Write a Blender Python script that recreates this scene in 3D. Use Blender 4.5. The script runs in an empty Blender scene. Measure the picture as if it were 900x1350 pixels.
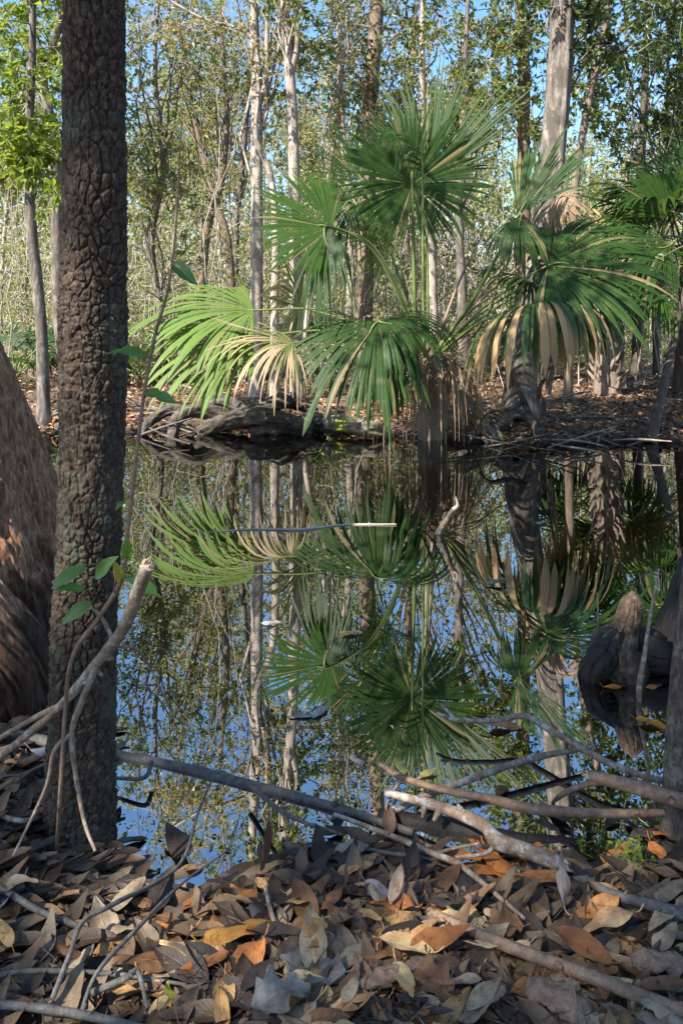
import bpy, math, random
import numpy as np
from mathutils import Vector

SC = bpy.context.scene
COL = SC.collection
np.seterr(over="ignore")
random.seed(7)
F, HZ, CAMZ = 1000.0, 430.0, 1.0      # focal length in photo pixels, horizon row, eye height over the water


def at(px, py, Y):
    """photo pixel + distance -> point in the world"""
    return np.array([(px - 450.0) / F * Y, Y, CAMZ + (HZ - py) / F * Y])


def on(px, py, z=0.0):
    """photo pixel on the level z -> point in the world"""
    Y = (CAMZ - z) * F / (py - HZ)
    return np.array([(px - 450.0) / F * Y, Y, z])


# ------------------------------------------------------------------ noise
def _hash(ix, iy, iz, seed):
    h = (ix * 374761393 + iy * 668265263 + iz * 2147483647 + seed * 974634777) & 0xFFFFFFFF
    h = ((h ^ (h >> 13)) * 1274126177) & 0xFFFFFFFF
    h = ((h ^ (h >> 16)) * 2246822519) & 0xFFFFFFFF
    return ((h ^ (h >> 15)) & 0xFFFFFF) / float(0xFFFFFF)


def vnoise(x, y, z, seed=0):
    x, y, z = np.broadcast_arrays(np.asarray(x, float), np.asarray(y, float), np.asarray(z, float))
    fx, fy, fz = np.floor(x), np.floor(y), np.floor(z)
    ix, iy, iz = fx.astype(np.int64), fy.astype(np.int64), fz.astype(np.int64)
    tx, ty, tz = x - fx, y - fy, z - fz
    tx, ty, tz = (t * t * (3 - 2 * t) for t in (tx, ty, tz))
    r = 0
    for a in (0, 1):
        for b in (0, 1):
            for c in (0, 1):
                w = (tx if a else 1 - tx) * (ty if b else 1 - ty) * (tz if c else 1 - tz)
                r = r + w * _hash(ix + a, iy + b, iz + c, seed)
    return r * 2 - 1


def fbm(x, y, z, seed=0, octv=4):
    r, a, f = 0, 0.5, 1.0
    for i in range(octv):
        r = r + a * vnoise(np.asarray(x) * f, np.asarray(y) * f, np.asarray(z) * f, seed + i)
        a *= 0.5
        f *= 2.03
    return r


def cells(u, v, per, seed):
    """jittered-grid voronoi, wrapping in u; returns F1, F2, the cell's random value and the offset to its centre"""
    iu, iv = np.floor(u).astype(np.int64), np.floor(v).astype(np.int64)
    f1 = np.full(u.shape, 9.0); f2 = np.full(u.shape, 9.0); cid = np.zeros(u.shape); dv = np.zeros(u.shape)
    for a in (-1, 0, 1):
        for b in (-1, 0, 1):
            cu, cv = iu + a, iv + b
            w = np.mod(cu, per)
            du = cu + 0.1 + 0.8 * _hash(w, cv, cv * 0, seed) - u
            dd = cv + 0.1 + 0.8 * _hash(w, cv, cv * 0, seed + 5) - v
            d = np.sqrt(du * du + dd * dd)
            closer = d < f1
            f2 = np.where(closer, f1, np.minimum(f2, d))
            cid = np.where(closer, _hash(w, cv, cv * 0, seed + 9), cid)
            dv = np.where(closer, dd, dv)
            f1 = np.where(closer, d, f1)
    return f1, f2, cid, dv


# ------------------------------------------------------------------ mesh building
class MB:
    """collects triangles and quads (numpy) and links them as one mesh object"""
    def __init__(s):
        s.v, s.f, s.m, s.sm, s.uv, s.n = [], [], [], [], [], 0

    def add(s, verts, faces, mat=0, smooth=True, uv=None):
        verts = np.asarray(verts, float).reshape(-1, 3)
        faces = np.asarray(faces, np.int64)
        s.v.append(verts)
        s.f.append(faces + s.n)
        s.m.append(np.full(len(faces), mat, np.int32))
        s.sm.append(np.full(len(faces), smooth, bool))
        s.uv.append(np.zeros((len(verts), 2)) if uv is None else np.asarray(uv, float).reshape(-1, 2))
        s.n += len(verts)

    def mesh(s, name, mats):
        me = bpy.data.meshes.new(name)
        V = np.concatenate(s.v)
        UV = np.concatenate(s.uv)
        loops = np.concatenate([f.ravel() for f in s.f])
        sizes = np.concatenate([np.full(len(f), f.shape[1], np.int32) for f in s.f])
        me.vertices.add(len(V)); me.vertices.foreach_set('co', V.astype(np.float32).ravel())
        me.loops.add(len(loops)); me.loops.foreach_set('vertex_index', loops.astype(np.int32))
        me.polygons.add(len(sizes))
        me.polygons.foreach_set('loop_start', np.concatenate([[0], np.cumsum(sizes)[:-1]]).astype(np.int32))
        me.polygons.foreach_set('loop_total', sizes)
        me.polygons.foreach_set('material_index', np.concatenate(s.m))
        me.polygons.foreach_set('use_smooth', np.concatenate(s.sm))
        l = me.uv_layers.new(name='UVMap')
        l.data.foreach_set('uv', UV[loops].astype(np.float32).ravel())
        for m in (mats if isinstance(mats, (list, tuple)) else [mats]):
            me.materials.append(m)
        me.update(calc_edges=True)
        me.validate()
        return me

    def build(s, name, mats, parent=None, origin=None):
        if origin is not None:
            o_ = np.asarray(origin, float)
            s.v = [v - o_ for v in s.v]
        return link(name, s.mesh(name, mats), parent)


def link(name, me, parent=None):
    o = bpy.data.objects.new(name, me)
    COL.objects.link(o)
    if parent is not None:
        o.parent = parent
    return o


def tag(o, label=None, cat=None, group=None, kind=None):
    if label: o['label'] = label
    if cat: o['category'] = cat
    if group: o['group'] = group
    if kind: o['kind'] = kind
    return o


def thing(name, loc, label, cat, group=None):
    o = bpy.data.objects.new(name, None)
    o.empty_display_size = 0.05
    COL.objects.link(o)
    o.location = loc
    return tag(o, label, cat, group)


def norm(a):
    return a / np.maximum(np.linalg.norm(a, axis=-1, keepdims=True), 1e-9)


def curve(pts, n):
    """Catmull-Rom resampling of a polyline to n points"""
    p = np.asarray(pts, float)
    if len(p) == 2:
        t = np.linspace(0, 1, n)[:, None]
        return p[0] * (1 - t) + p[1] * t
    q = np.vstack([2 * p[0] - p[1], p, 2 * p[-1] - p[-2]])
    seg = np.linspace(0, len(p) - 1 - 1e-6, n)
    i = seg.astype(int)
    t = (seg - i)[:, None]
    a, b, c, d = q[i], q[i + 1], q[i + 2], q[i + 3]
    return 0.5 * (2 * b + (c - a) * t + (2 * a - 5 * b + 4 * c - d) * t ** 2 + (3 * b - a - 3 * c + d) * t ** 3)


def frames(P):
    T = norm(np.gradient(P, axis=-2))
    ref = np.where(np.abs(T[..., 2:3]) > 0.75, np.array([0.0, 1.0, 0.0]), np.array([0.0, 0.0, 1.0]))
    A = norm(np.cross(T, ref)); B = np.cross(T, A)
    return T, A, B


def grid_faces(nr, nc, wrap):
    r = np.arange(nr - 1)[:, None]
    c = np.arange(nc if wrap else nc - 1)[None, :]
    c2 = (c + 1) % nc
    return np.stack(np.broadcast_arrays(r * nc + c, r * nc + c2, (r + 1) * nc + c2, (r + 1) * nc + c), -1).reshape(-1, 4)


def tube(mb, pts, rad, sides=8, n=None, mat=0, rough=0.0, fs=8.0, seed=0, cap=True, disp=None):
    pts = np.asarray(pts, float)
    rad = np.atleast_1d(np.asarray(rad, float))
    n = n or max(4, len(pts) * 4)
    P = curve(pts, n)
    R = np.interp(np.linspace(0, 1, n), np.linspace(0, 1, len(rad)), rad)[:, None]
    T = norm(np.gradient(P, axis=0))
    mean = norm(T.mean(0))
    ref = np.array([0, 1.0, 0]) if abs(mean[2]) > 0.7 else np.array([0, 0, 1.0])
    A = norm(np.cross(T, ref)); B = np.cross(T, A)
    th = np.linspace(0, 2 * np.pi, sides, endpoint=False)[None, :]
    D = A[:, None, :] * np.cos(th)[..., None] + B[:, None, :] * np.sin(th)[..., None]
    Q = P[:, None, :] + D * R[..., None]
    r = np.repeat(R, sides, 1)
    if rough:
        r = r * (1 + rough * 2 * fbm(Q[..., 0] * fs, Q[..., 1] * fs, Q[..., 2] * fs, seed, 3))
    L = np.concatenate([[0], np.cumsum(np.linalg.norm(np.diff(P, axis=0), axis=1))])[:, None]
    if disp is not None:
        r = r + disp(th + 0 * L, L + 0 * th, R + 0 * th, Q)
    Q = P[:, None, :] + D * r[..., None]
    uv = np.stack([(th / (2 * np.pi)) + 0 * L, L + 0 * th], -1)
    mb.add(Q, grid_faces(n, sides, True), mat, True, uv)
    if cap:
        for e, flip in ((0, 1), (-1, 0)):
            c = Q[e].mean(0)
            k = np.arange(sides)
            f = np.stack([np.full(sides, sides), k, (k + 1) % sides], 1)
            mb.add(np.vstack([Q[e], c]), f[:, ::-1] if flip else f, mat, False)
    return P


def tubes(mb, P, R, sides=3, mat=0):
    """many tubes of equal point count: P [N,K,3], R [N,K]"""
    N, K = P.shape[:2]
    if N == 0: return
    T, A, B = frames(P)
    th = np.linspace(0, 2 * np.pi, sides, endpoint=False)
    Q = P[:, :, None, :] + R[:, :, None, None] * (A[:, :, None, :] * np.cos(th)[:, None] + B[:, :, None, :] * np.sin(th)[:, None])
    f = grid_faces(K, sides, True)
    faces = (f[None] + (np.arange(N) * K * sides)[:, None, None]).reshape(-1, 4)
    mb.add(Q.reshape(-1, 3), faces, mat, True)


def leaves(mb, C, D, Nn, L, W, mat=0):
    """leaf blades: base C, direction D, normal Nn, length L, width W; folded along the midrib"""
    n = len(C)
    if n == 0: return
    D = norm(D); S = norm(np.cross(Nn, D)); Nn = np.cross(D, S)
    L = np.broadcast_to(L, n)[:, None]; W = np.broadcast_to(W, n)[:, None]
    fold = 0.22 * W
    v = np.stack([C, C + D * L * 0.45 + S * W * 0.5 + Nn * fold, C + D * L * 0.96 - Nn * L * 0.12,
                  C + D * L * 0.45 - S * W * 0.5 + Nn * fold], 1)
    k = np.arange(n)[:, None] * 4
    mb.add(v.reshape(-1, 3), np.concatenate([k + np.array([0, 1, 2]), k + np.array([0, 2, 3])]), mat, False)


# ------------------------------------------------------------------ materials
def new_mat(name):
    m = bpy.data.materials.new(name)
    m.use_nodes = True
    nt = m.node_tree
    for n in list(nt.nodes): nt.nodes.remove(n)
    return m, nt


class NT:
    def __init__(s, nt): s.nt = nt
    def n(s, t, **kw):
        o = s.nt.nodes.new(t)
        for k, v in kw.items():
            if k in o.inputs.keys() if isinstance(k, str) else False: pass
            setattr(o, k, v)
        return o
    def l(s, a, b): s.nt.links.new(a, b)
    def noise(s, scale, vec=None, detail=5, rough=0.55):
        o = s.n('ShaderNodeTexNoise'); o.inputs['Scale'].default_value = scale
        o.inputs['Detail'].default_value = detail; o.inputs['Roughness'].default_value = rough
        if vec is not None: s.l(vec, o.inputs['Vector'])
        return o.outputs['Fac']
    def ramp(s, fac, stops):
        o = s.n('ShaderNodeValToRGB')
        e = o.color_ramp.elements
        while len(e) < len(stops): e.new(0.5)
        for i, (p, c) in enumerate(stops):
            e[i].position = p; e[i].color = (*c, 1)
        s.l(fac, o.inputs['Fac'])
        return o.outputs['Color']
    def mix(s, fac, a, b, mode='MIX'):
        o = s.n('ShaderNodeMix', data_type='RGBA', blend_type=mode)
        for sock, val in ((o.inputs[0], fac), (o.inputs[6], a), (o.inputs[7], b)):
            if isinstance(val, (int, float)): sock.default_value = val
            elif isinstance(val, tuple): sock.default_value = (*val, 1)
            else: s.l(val, sock)
        return o.outputs[2]
    def math(s, op, a, b=0.0, clamp=False):
        o = s.n('ShaderNodeMath', operation=op, use_clamp=clamp)
        for sock, val in ((o.inputs[0], a), (o.inputs[1], b)):
            if isinstance(val, (int, float)): sock.default_value = val
            else: s.l(val, sock)
        return o.outputs[0]
    def mapping(s, vec, scale):
        o = s.n('ShaderNodeMapping'); o.inputs['Scale'].default_value = scale
        s.l(vec, o.inputs['Vector'])
        return o.outputs['Vector']
    def bump(s, h, strength, dist):
        o = s.n('ShaderNodeBump'); o.inputs['Strength'].default_value = strength; o.inputs['Distance'].default_value = dist
        s.l(h, o.inputs['Height'])
        return o.outputs['Normal']
    def coord(s, k='Object'):
        return s.n('ShaderNodeTexCoord').outputs[k]
    def out(s, sh):
        o = s.n('ShaderNodeOutputMaterial'); s.l(sh, o.inputs['Surface'])
    def princ(s, col, rough=0.7, normal=None, spec=0.4):
        o = s.n('ShaderNodeBsdfPrincipled')
        if isinstance(col, tuple): o.inputs['Base Color'].default_value = (*col, 1)
        else: s.l(col, o.inputs['Base Color'])
        if isinstance(rough, (int, float)): o.inputs['Roughness'].default_value = rough
        else: s.l(rough, o.inputs['Roughness'])
        o.inputs['Specular IOR Level'].default_value = spec
        if normal is not None: s.l(normal, o.inputs['Normal'])
        return o.outputs[0]


def bark_mat(name, stops, stretch=(9, 9, 2.2), scale=3.0, bump=0.6, dist=0.01, rough=0.85, lichen=None, spec=0.3, lsc=6.0, stain=None):
    m, nt = new_mat(name); t = NT(nt)
    v = t.mapping(t.coord(), stretch)
    a = t.noise(scale, v, 8, 0.65)
    b = t.noise(scale * 6, v, 5, 0.6)
    f = t.math('ADD', t.math('MULTIPLY', a, 0.7), t.math('MULTIPLY', b, 0.3))
    c = t.ramp(f, stops)
    if lichen:
        s = t.noise(lsc, t.coord(), 6, 0.7)
        c = t.mix(t.ramp(s, [(0.52, (0, 0, 0)), (0.60, (1, 1, 1))]), c, lichen)
    if stain:                                          # tide mark: bark soaked black up to the flood line
        sp = t.n('ShaderNodeSeparateXYZ'); t.l(t.n('ShaderNodeNewGeometry').outputs['Position'], sp.inputs[0])
        k = t.math('ADD', sp.outputs['Z'], t.math('MULTIPLY', t.math('SUBTRACT', t.noise(5.0, t.coord(), 5, .6), .5), .5))
        c = t.mix(t.ramp(k, [(stain - .05, (1, 1, 1)), (stain + .06, (0, 0, 0))]), c, t.mix(1.0, c, (.20, .19, .19), 'MULTIPLY'))
    t.out(t.princ(c, rough, t.bump(f, bump, dist), spec))
    return m


M = {}
M['bark_plate'] = bark_mat('plated_bark', [(0.32, (0.014, 0.010, 0.007)), (0.5, (0.052, 0.035, 0.024)), (0.67, (0.16, 0.115, 0.083))], (26, 26, 14), 4.0, 0.9, 0.004, lichen=(0.085, 0.080, 0.055), lsc=9.0)
M['bark_cypress'] = bark_mat('fibrous_bark', [(0.34, (0.07, 0.03, 0.016)), (0.5, (0.28, 0.13, 0.07)), (0.66, (0.52, 0.33, 0.20))], (28, 28, 3.2), 3.0, 1.0, 0.008, stain=0.20)
M['bark_wet'] = bark_mat('wet_bark', [(0.3, (0.006, 0.0045, 0.0035)), (0.55, (0.018, 0.013, 0.010)), (0.75, (0.05, 0.039, 0.031))], (10, 10, 3), 3.0, 0.8, 0.012, 0.55)
M['bark_knee'] = bark_mat('knee_bark', [(0.34, (0.014, 0.009, 0.006)), (0.5, (0.075, 0.050, 0.033)), (0.66, (0.20, 0.145, 0.10))], (12, 12, 8), 4.0, 0.8, 0.008, 0.7)
M['bark_pale'] = bark_mat('pale_bark', [(0.34, (0.12, 0.09, 0.068)), (0.5, (0.33, 0.275, 0.225)), (0.66, (0.55, 0.49, 0.42))], (6, 6, 2.5), 2.5, 0.5, 0.01, lichen=(0.17, 0.145, 0.115), lsc=7.0)
M['bark_grey'] = bark_mat('grey_bark', [(0.36, (0.045, 0.036, 0.029)), (0.5, (0.13, 0.108, 0.09)), (0.64, (0.31, 0.27, 0.235))], (9, 9, 1.8), 2.5, 0.7, 0.015, lichen=(0.085, 0.072, 0.058), lsc=4.5)
M['bark_brown'] = bark_mat('brown_bark', [(0.3, (0.07, 0.048, 0.035)), (0.5, (0.17, 0.125, 0.09)), (0.7, (0.30, 0.24, 0.18))], (8, 8, 2), 2.5, 0.7, 0.015)
M['bark_dark'] = bark_mat('dark_bark', [(0.3, (0.03, 0.022, 0.016)), (0.5, (0.075, 0.057, 0.044)), (0.7, (0.15, 0.12, 0.095))], (8, 8, 2), 2.5, 0.7, 0.012)
M['bark_slim'] = bark_mat('slim_bark', [(0.34, (0.02, 0.015, 0.011)), (0.5, (0.075, 0.056, 0.043)), (0.66, (0.18, 0.145, 0.115))], (40, 40, 15), 2.5, 1.0, 0.004, lichen=(0.15, 0.14, 0.11), lsc=30.0)
M['twig_grey'] = bark_mat('grey_twig', [(0.3, (0.18, 0.15, 0.12)), (0.5, (0.36, 0.31, 0.255)), (0.7, (0.54, 0.485, 0.42))], (2, 2, 2), 3.0, 0.3, 0.004)
M['stick_tan'] = bark_mat('tan_stick', [(0.3, (0.075, 0.048, 0.03)), (0.5, (0.20, 0.14, 0.095)), (0.72, (0.38, 0.30, 0.22))], (34, 34, 34), 2.0, 0.8, 0.004, 0.7, lichen=(0.36, 0.33, 0.28), lsc=38.0)
M['stick_dark'] = bark_mat('dark_stick', [(0.3, (0.035, 0.03, 0.027)), (0.5, (0.10, 0.09, 0.08)), (0.72, (0.22, 0.20, 0.18))], (34, 34, 34), 2.0, 0.8, 0.004, 0.6)
M['stick_brown'] = bark_mat('brown_stick', [(0.3, (0.09, 0.05, 0.03)), (0.5, (0.20, 0.125, 0.08)), (0.72, (0.34, 0.25, 0.18))], (34, 34, 34), 2.0, 0.8, 0.004, 0.65)
M['stick_red'] = bark_mat('reddish_stick', [(0.3, (0.09, 0.045, 0.028)), (0.5, (0.21, 0.125, 0.08)), (0.72, (0.36, 0.26, 0.18))], (34, 34, 34), 2.0, 0.8, 0.004, 0.65)
M['wood_raw'] = bark_mat('raw_wood', [(0.3, (0.28, 0.17, 0.09)), (0.5, (0.48, 0.34, 0.22)), (0.7, (0.60, 0.48, 0.36))], (20, 20, 20), 2.0, 0.5, 0.002)
M['driftwood'] = bark_mat('driftwood', [(0.36, (0.016, 0.013, 0.010)), (0.52, (0.075, 0.060, 0.048)), (0.7, (0.24, 0.205, 0.175))], (4, 4, 10), 2.5, 0.9, 0.02)
M['moss_log'] = bark_mat('mossy_log', [(0.3, (0.05, 0.042, 0.035)), (0.5, (0.14, 0.12, 0.10)), (0.7, (0.25, 0.22, 0.19))], (6, 6, 6), 2.5, 0.7, 0.015, lichen=(0.20, 0.22, 0.025))


def leaf_mat(name, stops, trans=0.42, tcol=(0.30, 0.36, 0.04), rough=0.45, source='island'):
    m, nt = new_mat(name); t = NT(nt)
    if source == 'island':
        fac = t.n('ShaderNodeNewGeometry').outputs['Random Per Island']
    else:
        fac = t.n('ShaderNodeObjectInfo').outputs['Random']
    c = t.ramp(fac, stops)
    sh = t.princ(c, rough, None, 0.45)
    tr = t.n('ShaderNodeBsdfTranslucent')
    t.l(t.mix(0.55, c, tcol), tr.inputs['Color'])
    mx = t.n('ShaderNodeMixShader'); mx.inputs[0].default_value = trans
    t.l(sh, mx.inputs[1]); t.l(tr.outputs[0], mx.inputs[2])
    t.out(mx.outputs[0])
    return m


G1, G2, G3 = (0.05, 0.085, 0.018), (0.12, 0.17, 0.03), (0.24, 0.27, 0.05)
M['leaf_mid'] = leaf_mat('woodland_leaf', [(0.0, G1), (0.45, G2), (0.8, G3), (0.93, (0.26, 0.23, 0.04)), (1.0, (0.34, 0.15, 0.03))])
M['leaf_dark'] = leaf_mat('dark_leaf', [(0.0, (0.022, 0.042, 0.012)), (0.6, (0.05, 0.085, 0.018)), (1.0, (0.10, 0.14, 0.025))], 0.3, (0.2, 0.26, 0.03))
M['leaf_bright'] = leaf_mat('bright_leaf', [(0.0, (0.08, 0.13, 0.02)), (0.6, (0.16, 0.22, 0.03)), (1.0, (0.30, 0.32, 0.05))], 0.5, (0.42, 0.52, 0.05))
M['leaf_dry'] = leaf_mat('thin_dry_leaf', [(0.0, (0.12, 0.15, 0.035)), (0.45, (0.22, 0.23, 0.06)), (0.8, (0.32, 0.27, 0.10)), (0.92, (0.40, 0.34, 0.16)), (1.0, (0.42, 0.17, 0.03))], 0.4, (0.5, 0.42, 0.12))
M['leaf_under'] = leaf_mat('undergrowth_leaf', [(0.0, (0.09, 0.13, 0.035)), (0.4, (0.20, 0.25, 0.06)), (0.75, (0.35, 0.36, 0.13)), (1.0, (0.48, 0.42, 0.23))], 0.42, (0.42, 0.46, 0.09))  # lightened too, bright hazy air of the background put into the leaf colour
M['leaf_far'] = leaf_mat('distant_leaf', [(0.0, (0.13, 0.18, 0.05)), (0.4, (0.24, 0.29, 0.08)), (0.75, (0.38, 0.39, 0.15)), (1.0, (0.50, 0.46, 0.28))], 0.45, (0.5, 0.5, 0.15))  # paled so the colour stands in for haze over the far wood


def palm_mat(name, base, light, trans, tcol, tip=None, tip_at=0.6, rough=0.5):
    m, nt = new_mat(name); t = NT(nt)
    uv = t.coord('UV')
    v = t.mapping(uv, (14, 1.2, 1))
    n = t.noise(2.0, v, 5, 0.6)
    rnd = t.n('ShaderNodeNewGeometry').outputs['Random Per Island']
    c = t.mix(t.math('ADD', t.math('MULTIPLY', n, 0.7), t.math('MULTIPLY', rnd, 0.35)), base, light)
    old = t.ramp(rnd, [(0.945, (0, 0, 0)), (0.96, (1, 1, 1))])
    c = t.mix(t.math('MULTIPLY', old, t.ramp(n, [(.35, (.2, .2, .2)), (.6, (1, 1, 1))])), c, (0.27, 0.19, 0.10))
    if tip:
        sep = t.n('ShaderNodeSeparateXYZ'); t.l(uv, sep.inputs[0])
        f = t.math('ADD', sep.outputs['Y'], t.math('MULTIPLY', t.math('SUBTRACT', rnd, 0.5), 0.9))
        k = t.ramp(t.math('ADD', f, t.math('MULTIPLY', t.math('SUBTRACT', n, 0.5), 0.5)), [(tip_at - 0.12, (0, 0, 0)), (tip_at + 0.1, (1, 1, 1))])
        c = t.mix(k, c, tip)
    c = t.mix(t.ramp(t.noise(9.0, t.coord(), 5, .7), [(.55, (0, 0, 0)), (.72, (.55, .55, .55))]), c, tip or (0.16, 0.14, 0.05))
    sh = t.princ(c, rough, None, 0.2)
    tr = t.n('ShaderNodeBsdfTranslucent')
    t.l(t.mix(0.5, c, tcol), tr.inputs['Color'])
    mx = t.n('ShaderNodeMixShader'); mx.inputs[0].default_value = trans
    t.l(sh, mx.inputs[1]); t.l(tr.outputs[0], mx.inputs[2])
    t.out(mx.outputs[0])
    return m


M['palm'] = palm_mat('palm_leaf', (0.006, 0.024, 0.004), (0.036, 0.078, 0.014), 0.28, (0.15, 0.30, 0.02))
M['palm_bright'] = palm_mat('sunlit_tone_palm_leaf', (0.07, 0.14, 0.025), (0.19, 0.27, 0.07), 0.35, (0.30, 0.42, 0.03))  # lighter copy of the palm leaf, sunshine on the left fans painted in
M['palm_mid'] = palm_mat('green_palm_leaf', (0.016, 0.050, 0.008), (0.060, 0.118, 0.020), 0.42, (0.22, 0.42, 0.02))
M['palm_tip'] = palm_mat('tipped_palm_leaf', (0.03, 0.075, 0.022), (0.075, 0.125, 0.045), 0.28, (0.2, 0.28, 0.03), (0.42, 0.27, 0.13), 0.62)
M['palm_half'] = palm_mat('browning_palm_leaf', (0.09, 0.13, 0.03), (0.2, 0.23, 0.07), 0.3, (0.3, 0.35, 0.04), (0.42, 0.31, 0.19), 0.42)
M['palm_dead'] = palm_mat('dead_palm_leaf', (0.13, 0.08, 0.045), (0.40, 0.28, 0.17), 0.15, (0.35, 0.22, 0.1), rough=0.8)
M['petiole'] = bark_mat('palm_petiole', [(0.3, (0.08, 0.12, 0.03)), (0.6, (0.16, 0.2, 0.06)), (0.8, (0.25, 0.26, 0.1))], (3, 3, 3), 2.0, 0.1, 0.002, 0.45)
M['petiole_dead'] = bark_mat('dead_petiole', [(0.3, (0.14, 0.1, 0.065)), (0.6, (0.28, 0.2, 0.14)), (0.8, (0.4, 0.32, 0.24))], (3, 3, 3), 2.0, 0.3, 0.004)
M['palm_boot'] = bark_mat('palm_boots', [(0.3, (0.08, 0.06, 0.045)), (0.5, (0.2, 0.155, 0.12)), (0.7, (0.38, 0.31, 0.25))], (8, 8, 3), 2.5, 0.7, 0.01)


def litter_mat(name, island, stops=None):
    m, nt = new_mat(name); t = NT(nt)
    uv = t.coord('UV')
    sep = t.n('ShaderNodeSeparateXYZ'); t.l(uv, sep.inputs[0])
    if island:
        rnd = t.n('ShaderNodeNewGeometry').outputs['Random Per Island']
        c = t.ramp(rnd, stops)
    else:
        c = t.n('ShaderNodeObjectInfo').outputs['Color']
        oi = t.n('ShaderNodeObjectInfo').outputs['Random']
        hs = t.n('ShaderNodeHueSaturation')
        t.l(t.math('ADD', 0.78, t.math('MULTIPLY', oi, 0.45)), hs.inputs['Value']); t.l(c, hs.inputs['Color'])
        c = hs.outputs['Color']
    au = t.math('ABSOLUTE', t.math('SUBTRACT', sep.outputs['X'], 0.5))
    rib = t.ramp(au, [(0.015, (1, 1, 1)), (0.05, (0, 0, 0))])
    ph = t.math('SUBTRACT', t.math('MULTIPLY', sep.outputs['Y'], 70.0), t.math('MULTIPLY', au, 45.0))
    vein = t.math('POWER', t.math('ADD', t.math('MULTIPLY', t.math('SINE', ph), 0.5), 0.5), 6.0)
    blotch = t.noise(22.0, t.coord(), 6, 0.65)
    c = t.mix(t.ramp(blotch, [(0.40, (0, 0, 0)), (0.66, (1, 1, 1))]), c, t.mix(1.0, c, (0.52, 0.44, 0.40), 'MULTIPLY'))
    fine = t.noise(160.0, t.coord(), 3, 0.6)
    c = t.mix(t.ramp(fine, [(0.56, (0, 0, 0)), (0.68, (0.7, 0.7, 0.7))]), c, t.mix(1.0, c, (0.40, 0.34, 0.30), 'MULTIPLY'))
    c = t.mix(t.math('MULTIPLY', t.math('MAXIMUM', rib, t.math('MULTIPLY', vein, 0.35)), 0.4), c, t.mix(1.0, c, (1.5, 1.45, 1.4), 'MULTIPLY'))
    h = t.math('ADD', t.math('MULTIPLY', rib, 0.8), t.math('ADD', t.math('MULTIPLY', vein, 0.35), t.math('MULTIPLY', blotch, 1.2)))
    sh = t.princ(c, t.math('ADD', 0.42, t.math('MULTIPLY', blotch, 0.35)), t.bump(h, 0.5, 0.0012), 0.4)
    tr = t.n('ShaderNodeBsdfTranslucent'); t.l(c, tr.inputs['Color'])
    mx = t.n('ShaderNodeMixShader'); mx.inputs[0].default_value = 0.12
    t.l(sh, mx.inputs[1]); t.l(tr.outputs[0], mx.inputs[2])
    t.out(mx.outputs[0])
    return m


M['litter'] = litter_mat('litter_leaf', False)
M['litter_many'] = litter_mat('litter_leaves', True, [(0.0, (0.025, 0.018, 0.013)), (0.3, (0.07, 0.044, 0.024)), (0.6, (0.16, 0.10, 0.055)), (0.85, (0.18, 0.14, 0.095)), (1.0, (0.30, 0.18, 0.085))])  # decayed leaves, darkened further to paint shade into the gaps between loose ones
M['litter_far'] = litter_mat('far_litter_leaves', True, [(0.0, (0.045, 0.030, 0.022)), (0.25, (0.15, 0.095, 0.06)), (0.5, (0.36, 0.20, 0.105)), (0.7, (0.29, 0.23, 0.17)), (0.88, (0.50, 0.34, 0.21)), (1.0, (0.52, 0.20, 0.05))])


def ground_mat():
    m, nt = new_mat('forest_floor'); t = NT(nt)
    p = t.n('ShaderNodeNewGeometry').outputs['Position']
    a = t.noise(1.3, p, 8, 0.6); b = t.noise(14.0, p, 7, 0.7); d = t.noise(70.0, p, 4, 0.7)
    f = t.math('ADD', t.math('MULTIPLY', b, 0.6), t.math('MULTIPLY', d, 0.4))
    c = t.ramp(f, [(0.32, (0.03, 0.021, 0.015)), (0.5, (0.12, 0.078, 0.05)), (0.68, (0.26, 0.18, 0.125))])
    sep = t.n('ShaderNodeSeparateXYZ'); t.l(p, sep.inputs[0])
    wet = t.ramp(sep.outputs['Z'], [(0.012, (1, 1, 1)), (0.05, (0, 0, 0))])
    c = t.mix(wet, c, (0.016, 0.011, 0.008))
    far = t.n('ShaderNodeMapRange'); t.l(sep.outputs['Y'], far.inputs[0]); far.inputs[1].default_value = 12; far.inputs[2].default_value = 26
    grass = t.ramp(a, [(0.42, (0.20, 0.14, 0.09)), (0.55, (0.13, 0.17, 0.045))])
    c = t.mix(far.outputs[0], c, grass)
    t.out(t.princ(c, t.math('SUBTRACT', 0.9, t.math('MULTIPLY', wet, 0.35)), t.bump(f, 0.8, 0.02), 0.35))
    return m


def water_mat():
    m, nt = new_mat('pond_water'); t = NT(nt)
    p = t.n('ShaderNodeNewGeometry').outputs['Position']
    n1 = t.noise(3.0, p, 3, 0.5)
    nb = t.bump(n1, 0.03, 0.004)
    fr = t.n('ShaderNodeFresnel'); fr.inputs['IOR'].default_value = 7.0; t.l(nb, fr.inputs['Normal'])
    gl = t.n('ShaderNodeBsdfGlossy'); gl.inputs['Roughness'].default_value = 0.0; gl.inputs['Color'].default_value = (1, 1, 1, 1); t.l(nb, gl.inputs['Normal'])
    tp = t.n('ShaderNodeBsdfTransparent'); tp.inputs['Color'].default_value = (0.42, 0.22, 0.085, 1)
    mx = t.n('ShaderNodeMixShader')
    t.l(fr.outputs[0], mx.inputs[0]); t.l(tp.outputs[0], mx.inputs[1]); t.l(gl.outputs[0], mx.inputs[2])
    t.out(mx.outputs[0])
    return m


M['ground'] = ground_mat(); M['water'] = water_mat()

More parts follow.
